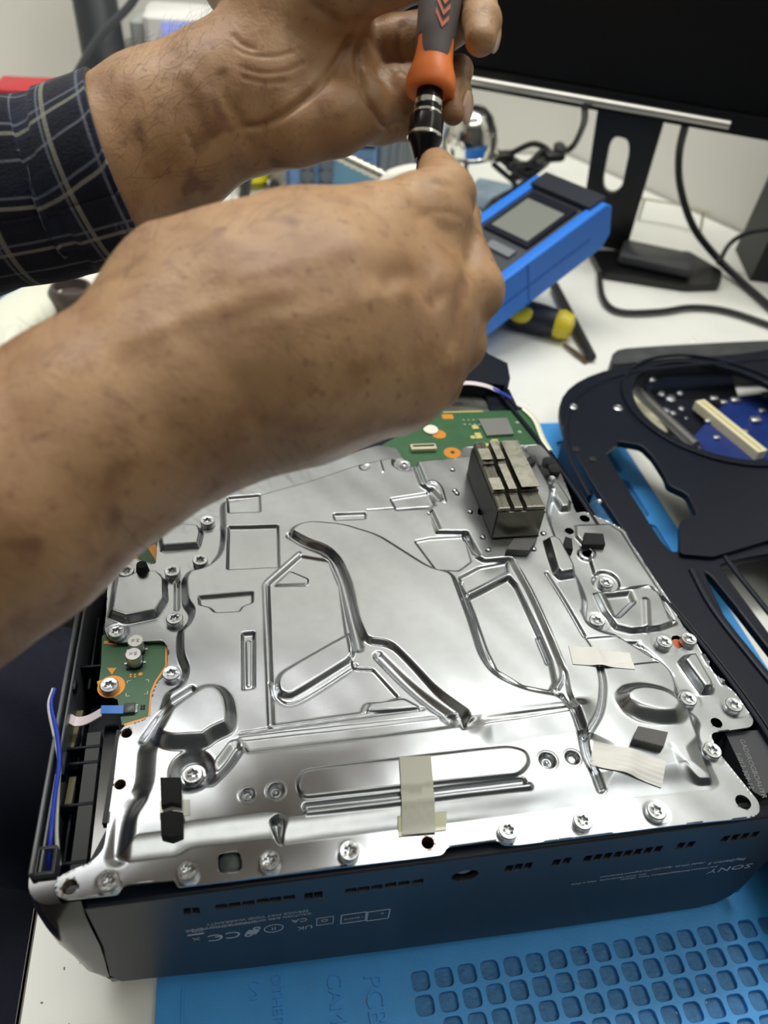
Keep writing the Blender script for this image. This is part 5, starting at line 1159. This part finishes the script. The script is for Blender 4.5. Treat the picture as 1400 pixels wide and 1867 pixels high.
v2 = crease(v2, q2, [
 ([(648, 52), (625, 95), (585, 152), (530, 200), (475, 228), (435, 232)], .0017, 7), ([(655, 70), (652, 110), (662, 165), (690, 215), (706, 236)], .0016, 6), ([(640, 60), (632, 100), (628, 150)], .0007, 6),
 ([(425, 85), (455, 100), (500, 103), (545, 92)], .0004, 4), ([(430, 118), (470, 132), (520, 130), (560, 112)], .0003, 4), ([(432, 138), (480, 150), (530, 148)], .0003, 5), ([(422, 60), (440, 80), (470, 92)], .0005, 5),
 ([(405, 120), (408, 170), (440, 230), (468, 290)], .0009, 12), ([(340, 235), (352, 262), (356, 280)], .0007, 6), ([(560, 0), (600, 30), (650, 45), (720, 15)], .0008, 9), ([(590, 0), (600, 20)], .0004, 5),
 ([(330, 120), (370, 175), (395, 260)], -.0007, 18), ([(735, 30), (727, 75), (735, 120), (762, 140)], .0009, 7), ([(705, 135), (735, 118), (765, 140)], .0011, 8), ([(700, 238), (720, 225), (745, 225)], .0006, 6), ([(672, 60), (700, 110), (712, 150)], .0006, 9)])
rb = NW(-.36, .10, .20, .13)
# chest and shoulders inside the shirt join the arms into one body (coarse)
BA = [(segs([NW(-.40, -.03, .33, .075), NW(-.40, .25, .33, .075)]), .03, .03), (segs([NW(-.41, .11, -.12, .12), NW(-.41, .11, .26, .125)]), .05, .03), (segs([NW(-.40, -.05, .33, .06), NW(-.175, -.035, .185, .040)]), .02, .02), (segs([NW(-.40, .27, .33, .06), NW(-.205, .235, .215, .040)]), .02, .02), (segs([NW(-.40, .11, .36, .058), NW(-.385, .11, .46, .052)]), .03, .02)]
F, lo = field(BA, .006); v3, q3 = isomesh(F, lo, .006); q3 = orient(v3, q3)
V_ = np.vstack([v1, v2, v3]); Q_ = np.vstack([q1, q2 + len(v1), q3 + len(v1) + len(v2)])
def skin_mat():
    m = mat('skin', (190, 142, 108), .46, sss=.25, spec=.42); nt = m.node_tree; b = nt.nodes['Principled BSDF']; L = nt.links.new
    tc = nt.nodes.new('ShaderNodeTexCoord')
    def noise(s, det=3, r=.5):
        n = nt.nodes.new('ShaderNodeTexNoise'); n.inputs['Scale'].default_value = s; n.inputs['Detail'].default_value = det; n.inputs['Roughness'].default_value = r; L(tc.outputs['Object'], n.inputs['Vector']); return n
    def mix(fac, a, bcol):
        x = nt.nodes.new('ShaderNodeMix'); x.data_type = 'RGBA'; L(fac, x.inputs[0]); 
        if isinstance(a, tuple): x.inputs[6].default_value = (*lin(a), 1)
        else: L(a, x.inputs[6])
        x.inputs[7].default_value = (*lin(bcol), 1); return x.outputs[2]
    def mr(src, a, b_, c=0., d=1.):
        x = nt.nodes.new('ShaderNodeMapRange'); x.inputs[1].default_value = a; x.inputs[2].default_value = b_; x.inputs[3].default_value = c; x.inputs[4].default_value = d; L(src, x.inputs[0]); return x.outputs[0]
    c = mix(mr(noise(34, 5).outputs[0], .32, .68), (178, 142, 104), (152, 116, 84))
    c = mix(mr(noise(95, 3).outputs[0], .48, .70, 0, .6), c, (134, 94, 62))
    c = mix(mr(noise(60, 2).outputs[0], .63, .72, 0, .7), c, (112, 74, 56))
    c = mix(mr(noise(300, 2).outputs[0], .62, .74, 0, .6), c, (118, 78, 60))
    L(c, b.inputs['Base Color'])
    v = nt.nodes.new('ShaderNodeTexVoronoi'); v.inputs['Scale'].default_value = 900; L(tc.outputs['Object'], v.inputs['Vector'])
    w1 = noise(420, 4, .6)
    ad = nt.nodes.new('ShaderNodeMath'); ad.operation = 'ADD'; L(v.outputs['Distance'], ad.inputs[0]); L(w1.outputs[0], ad.inputs[1])
    bp = nt.nodes.new('ShaderNodeBump'); bp.inputs['Strength'].default_value = .2; bp.inputs['Distance'].default_value = .0004; L(ad.outputs[0], bp.inputs['Height'])
    n3 = noise(70, 3); b2 = nt.nodes.new('ShaderNodeBump'); b2.inputs['Strength'].default_value = .4; b2.inputs['Distance'].default_value = .0015; L(n3.outputs[0], b2.inputs['Height']); L(bp.outputs[0], b2.inputs['Normal']); L(b2.outputs[0], b.inputs['Normal'])
    return m
m_skin = skin_mat()
man = empty('person', (-.40, .10, -.22), 'person at the left in a dark plaid shirt, both hands on the orange screwdriver', 'person')
obj('body', raw('body', V_, Q_), m_skin, man, angle=180)
# fingernails
m_nail = mat('nail', (206, 168, 150), .3, coat=.3)
def nail(px, py, d, rx, ry, dirpx, out, name='fingernail'):
    c = D(px, py, d); a = D(px + dirpx[0], py + dirpx[1], d) - c; a /= np.linalg.norm(a); o = R @ np.array(out, float); o -= a * (o @ a); o /= np.linalg.norm(o); s = np.cross(a, o)
    return obj(name, MB().sphere(c, (rx, ry, .0016), 20, 10, rot=np.stack([s, a, o], 1)), m_nail, man, label='pale fingernail')
nail(901, 62, .278, .0048, .0066, (-8, 40), (.85, 0, -.5)); nail(852, 196, .286, .0042, .0062, (-8, 40), (.9, 0, -.42))
# shirt: torso, right upper sleeve and left sleeve tube with folded cuff
def plaid():
    m = bpy.data.materials.new('plaid_flannel'); m.use_nodes = True; nt = m.node_tree; b = nt.nodes['Principled BSDF']; L = nt.links.new; b.inputs['Roughness'].default_value = .9; b.inputs['Specular IOR Level'].default_value = .15
    b.inputs['Sheen Weight'].default_value = .15
    uv = nt.nodes.new('ShaderNodeUVMap'); sp = nt.nodes.new('ShaderNodeSeparateXYZ'); L(uv.outputs[0], sp.inputs[0])
    def M(op, a, b_=None, c=None):
        n = nt.nodes.new('ShaderNodeMath'); n.operation = op
        for i, x in enumerate((a, b_, c)):
            if x is None: continue
            if isinstance(x, (int, float)): n.inputs[i].default_value = x
            else: L(x, n.inputs[i])
        return n.outputs[0]
    def stripe(src, period, off, half, soft=.0004):
        f = M('PINGPONG', M('ADD', src, off), period / 2)
        x = nt.nodes.new('ShaderNodeMapRange'); x.inputs[1].default_value = half; x.inputs[2].default_value = half + soft; x.inputs[3].default_value = 1; x.inputs[4].default_value = 0; L(f, x.inputs[0]); return x.outputs[0]
    u, v = sp.outputs[0], sp.outputs[1]
    def col(base, fac, c, amt):
        x = nt.nodes.new('ShaderNodeMix'); x.data_type = 'RGBA'; L(M('MULTIPLY', fac, amt), x.inputs[0])
        if isinstance(base, tuple): x.inputs[6].default_value = (*lin(base), 1)
        else: L(base, x.inputs[6])
        x.inputs[7].default_value = (*lin(c), 1); return x.outputs[2]
    c = (33, 38, 56)
    c = col(c, stripe(u, .026, .004, .0056, .001), (22, 24, 36), .75); c = col(c, stripe(v, .026, .010, .0056, .001), (22, 24, 36), .75)
    c = col(c, stripe(u, .026, .013, .0005), (150, 150, 138), .6); c = col(c, stripe(v, .026, .013, .0006), (150, 150, 138), .6)
    c = col(c, stripe(u, .013, .0035, .0003), (120, 126, 140), .5); c = col(c, stripe(v, .013, .002, .0003), (120, 126, 140), .5)
    L(c, b.inputs['Base Color'])
    tc = nt.nodes.new('ShaderNodeTexCoord'); n = nt.nodes.new('ShaderNodeTexNoise'); n.inputs['Scale'].default_value = 900; L(tc.outputs['Object'], n.inputs['Vector'])
    bp = nt.nodes.new('ShaderNodeBump'); bp.inputs['Strength'].default_value = .5; bp.inputs['Distance'].default_value = .0006; L(n.outputs[0], bp.inputs['Height']); L(bp.outputs[0], b.inputs['Normal'])
    return m
m_plaid = plaid()
def sleeve(name, nodes, thick=.0016, folds=.004, seed=0, nu=96, nv=90):
    P = catmull(np.array([n[0] for n in nodes]), 12); r = np.interp(np.linspace(0, 1, nv), np.linspace(0, 1, len(nodes)), [n[1] for n in nodes])
    P = np.array([np.interp(np.linspace(0, 1, nv), np.linspace(0, 1, len(P)), P[:, k]) for k in range(3)]).T
    T = np.gradient(P, axis=0); L = np.concatenate([[0], np.cumsum(np.linalg.norm(np.diff(P, axis=0), axis=1))]); T /= np.linalg.norm(T, axis=1)[:, None]
    a = np.cross(T[0], [0, 0, 1.]); a /= np.linalg.norm(a); V = []; UVs = []
    rr = np.random.RandomState(seed)
    ph = rr.rand(6) * 6.28
    for i in range(nv):
        a = a - T[i] * (a @ T[i]); a /= np.linalg.norm(a); b = np.cross(T[i], a); s = L[i] / L[-1]
        for j in range(nu + 1):
            t = 2 * math.pi * j / nu
            w = math.sin(3 * t + 9 * s + ph[0]) * .35 + math.sin(2 * t - 26 * s + ph[1]) * .45 + math.sin(5 * t + 34 * s + ph[2]) * .25 + math.sin(t + 55 * s + ph[3]) * .3
            env = sm(np.array((1 - s) * 9)) ; q = r[i] + folds * w * (.25 + .75 * float(env)) + (.0012 if 1 - s < .04 else 0)
            V.append(P[i] + q * (a * math.cos(t) + b * math.sin(t))); UVs.append((t * r[i], L[i]))
    V = np.array(V); f = []; W = nu + 1
    for i in range(nv - 1):
        for j in range(nu): f.append((i * W + j, i * W + j + 1, (i + 1) * W + j + 1, (i + 1) * W + j))
    me = bpy.data.meshes.new(name); me.from_pydata([tuple(p) for p in V], [], f); me.update()
    ul = me.uv_layers.new(name='UVMap'); li = np.empty(len(me.loops), np.int32); me.loops.foreach_get('vertex_index', li); ul.data.foreach_set('uv', np.array(UVs)[li].ravel().astype(np.float32))
    o = obj(name, me, m_plaid, man, angle=180); md = o.modifiers.new('thickness', 'SOLIDIFY'); md.thickness = thick; md.offset = -1; return o
cuff = ND(232, 285, 178, .290)
obj_s = sleeve('shirt_sleeve', [NW(-.42, .27, .34, .075), NW(-.30, .255, .27, .066), NW(-.205, .235, .215, .062), NW(-.12, .222, .238, .056), ND(0, 358, 152, .293), ND(110, 342, 150, .292), ND(190, 318, 154, .291), ND(230, 306, 157, .291)], folds=.0032, seed=3)
sleeve('shirt_sleeve', [NW(-.42, -.05, .34, .075), NW(-.30, -.045, .27, .062), NW(-.20, -.037, .20, .058)], folds=.003, seed=5, nv=60)
TA = [(segs([NW(-.42, -.02, .33, .095), NW(-.42, .24, .33, .095)]), .03, .03), (segs([NW(-.42, .06, -.18, .155), NW(-.42, .06, .26, .145)]), .06, .03), (segs([NW(-.42, .17, -.18, .155), NW(-.42, .17, .26, .145)]), .06, .03)]
F, lo = field(TA, .008); v4, q4 = isomesh(F, lo, .008); q4 = orient(v4, q4); v4 = smoothmesh(v4, q4, 2); N4 = vnorm(v4, q4)
v4 = v4 + N4 * (.006 * np.sin(v4[:, 2:3] * 40 + 3 * np.sin(v4[:, 1:2] * 22)) + .004 * np.sin(v4[:, 1:2] * 60 + v4[:, 2:3] * 25))
me = raw('shirt', v4, q4); ul = me.uv_layers.new(name='UVMap'); li = np.empty(len(me.loops), np.int32); me.loops.foreach_get('vertex_index', li); ul.data.foreach_set('uv', np.stack([v4[:, 1], v4[:, 2]], 1)[li].ravel().astype(np.float32))
obj('shirt', me, m_plaid, man, angle=180)
m_nv = mat('navy_trousers', (20, 24, 44), .9, bump=.4, bscale=800)
LG = [(segs([NW(-.40, .03, -.24, .12), NW(-.15, .02, -.17, .098), NW(.02, .0, -.18, .075)]), .03, .03), (segs([NW(-.40, .20, -.24, .12), NW(-.15, .22, -.17, .098), NW(.02, .24, -.18, .075)]), .03, .03), (segs([NW(.02, .0, -.18, .075), NW(.06, .0, -.60, .055)]), .03, .03), (segs([NW(.02, .24, -.18, .075), NW(.06, .25, -.60, .055)]), .03, .03)]
F, lo = field(LG, .008); v5, q5 = isomesh(F, lo, .008); q5 = orient(v5, q5); v5 = smoothmesh(v5, q5, 2); N5 = vnorm(v5, q5)
v5 = v5 + N5 * (.004 * np.sin(v5[:, 0:1] * 60 + 4 * np.sin(v5[:, 1:2] * 30)))
obj('trousers', raw('trousers', v5, q5), m_nv, man, angle=180)
# shoes and stool
for y in (0.0, .25): obj('shoe', MB().sphere((.10, y, ZF + .045), (.13, .048, .045), 20, 10), mat('shoe_black', (26, 26, 28), .5), man)
st = empty('stool', (-.42, .11, ZF), 'round black work stool under the technician', 'stool')
obj('seat', MB().lathe([(.17, -.43), (.18, -.415), (.18, -.39), (.17, -.375)], 32, (-.42, .11, 0)), m_dark, st)
obj('column', MB().lathe([(.03, ZF + .06), (.03, -.43)], 20, (-.42, .11, 0)), m_silver, st)
obj('foot_plate', MB().lathe([(.22, ZF), (.22, ZF + .02), (.05, ZF + .06)], 32, (-.42, .11, 0)), m_dark, st)
# fine hairs on both forearms
def hairs(v, q, n, region, seed, ln=(.006, .013), dirw=None):
    rs = np.random.RandomState(seed); N = vnorm(v, q); P = proj(v); k = np.where(region(P, v))[0]; k = rs.choice(k, n); mb_v = []; mb_f = []
    for i in k:
        nrm_ = N[i]; d = dirw - nrm_ * (dirw @ nrm_); d /= np.linalg.norm(d) + 1e-9; d = d + rs.randn(3) * .35 + nrm_ * (.5 + .3 * rs.rand()); d /= np.linalg.norm(d)
        L = rs.uniform(*ln); w = .00004; p0 = v[i]; p1 = p0 + d * L * .5; p2 = p0 + (d - nrm_ * .25) * L; s = np.cross(d, nrm_); s /= np.linalg.norm(s) + 1e-9; t = nrm_
        b0 = len(mb_v); mb_v += [tuple(p0 + s * w), tuple(p0 - s * w), tuple(p0 + t * w), tuple(p1 + s * w), tuple(p1 - s * w), tuple(p1 + t * w), tuple(p2)]
        mb_f += [(b0, b0 + 1, b0 + 4, b0 + 3), (b0 + 1, b0 + 2, b0 + 5, b0 + 4), (b0 + 2, b0, b0 + 3, b0 + 5), (b0 + 3, b0 + 4, b0 + 6), (b0 + 4, b0 + 5, b0 + 6), (b0 + 5, b0 + 3, b0 + 6)]
    return MB().add(mb_v, mb_f)
m_hair = mat('arm_hair', (62, 46, 36), .6)
adir1 = v1.mean(0) * 0 + (D(600, 600, .225) - D(0, 925, .2)); adir2 = D(400, 195, .29) - D(200, 305, .29)
h1 = hairs(v1, q1, 700, lambda P, v: (P[:, 0] < 560) & (P[:, 0] > -60), 1, dirw=adir1 * .6 + np.array([0, 0, -.1]) )
h2 = hairs(v2, q2, 420, lambda P, v: (P[:, 0] < 385) & (P[:, 0] > 190) & (v[:, 2] > .27), 2, dirw=adir2)
for h in (h1, h2):
    o = obj('arm_hair', h, m_hair, man, smooth=False); o['kind'] = 'stuff'
print('SCENE OK', len(bpy.data.objects))
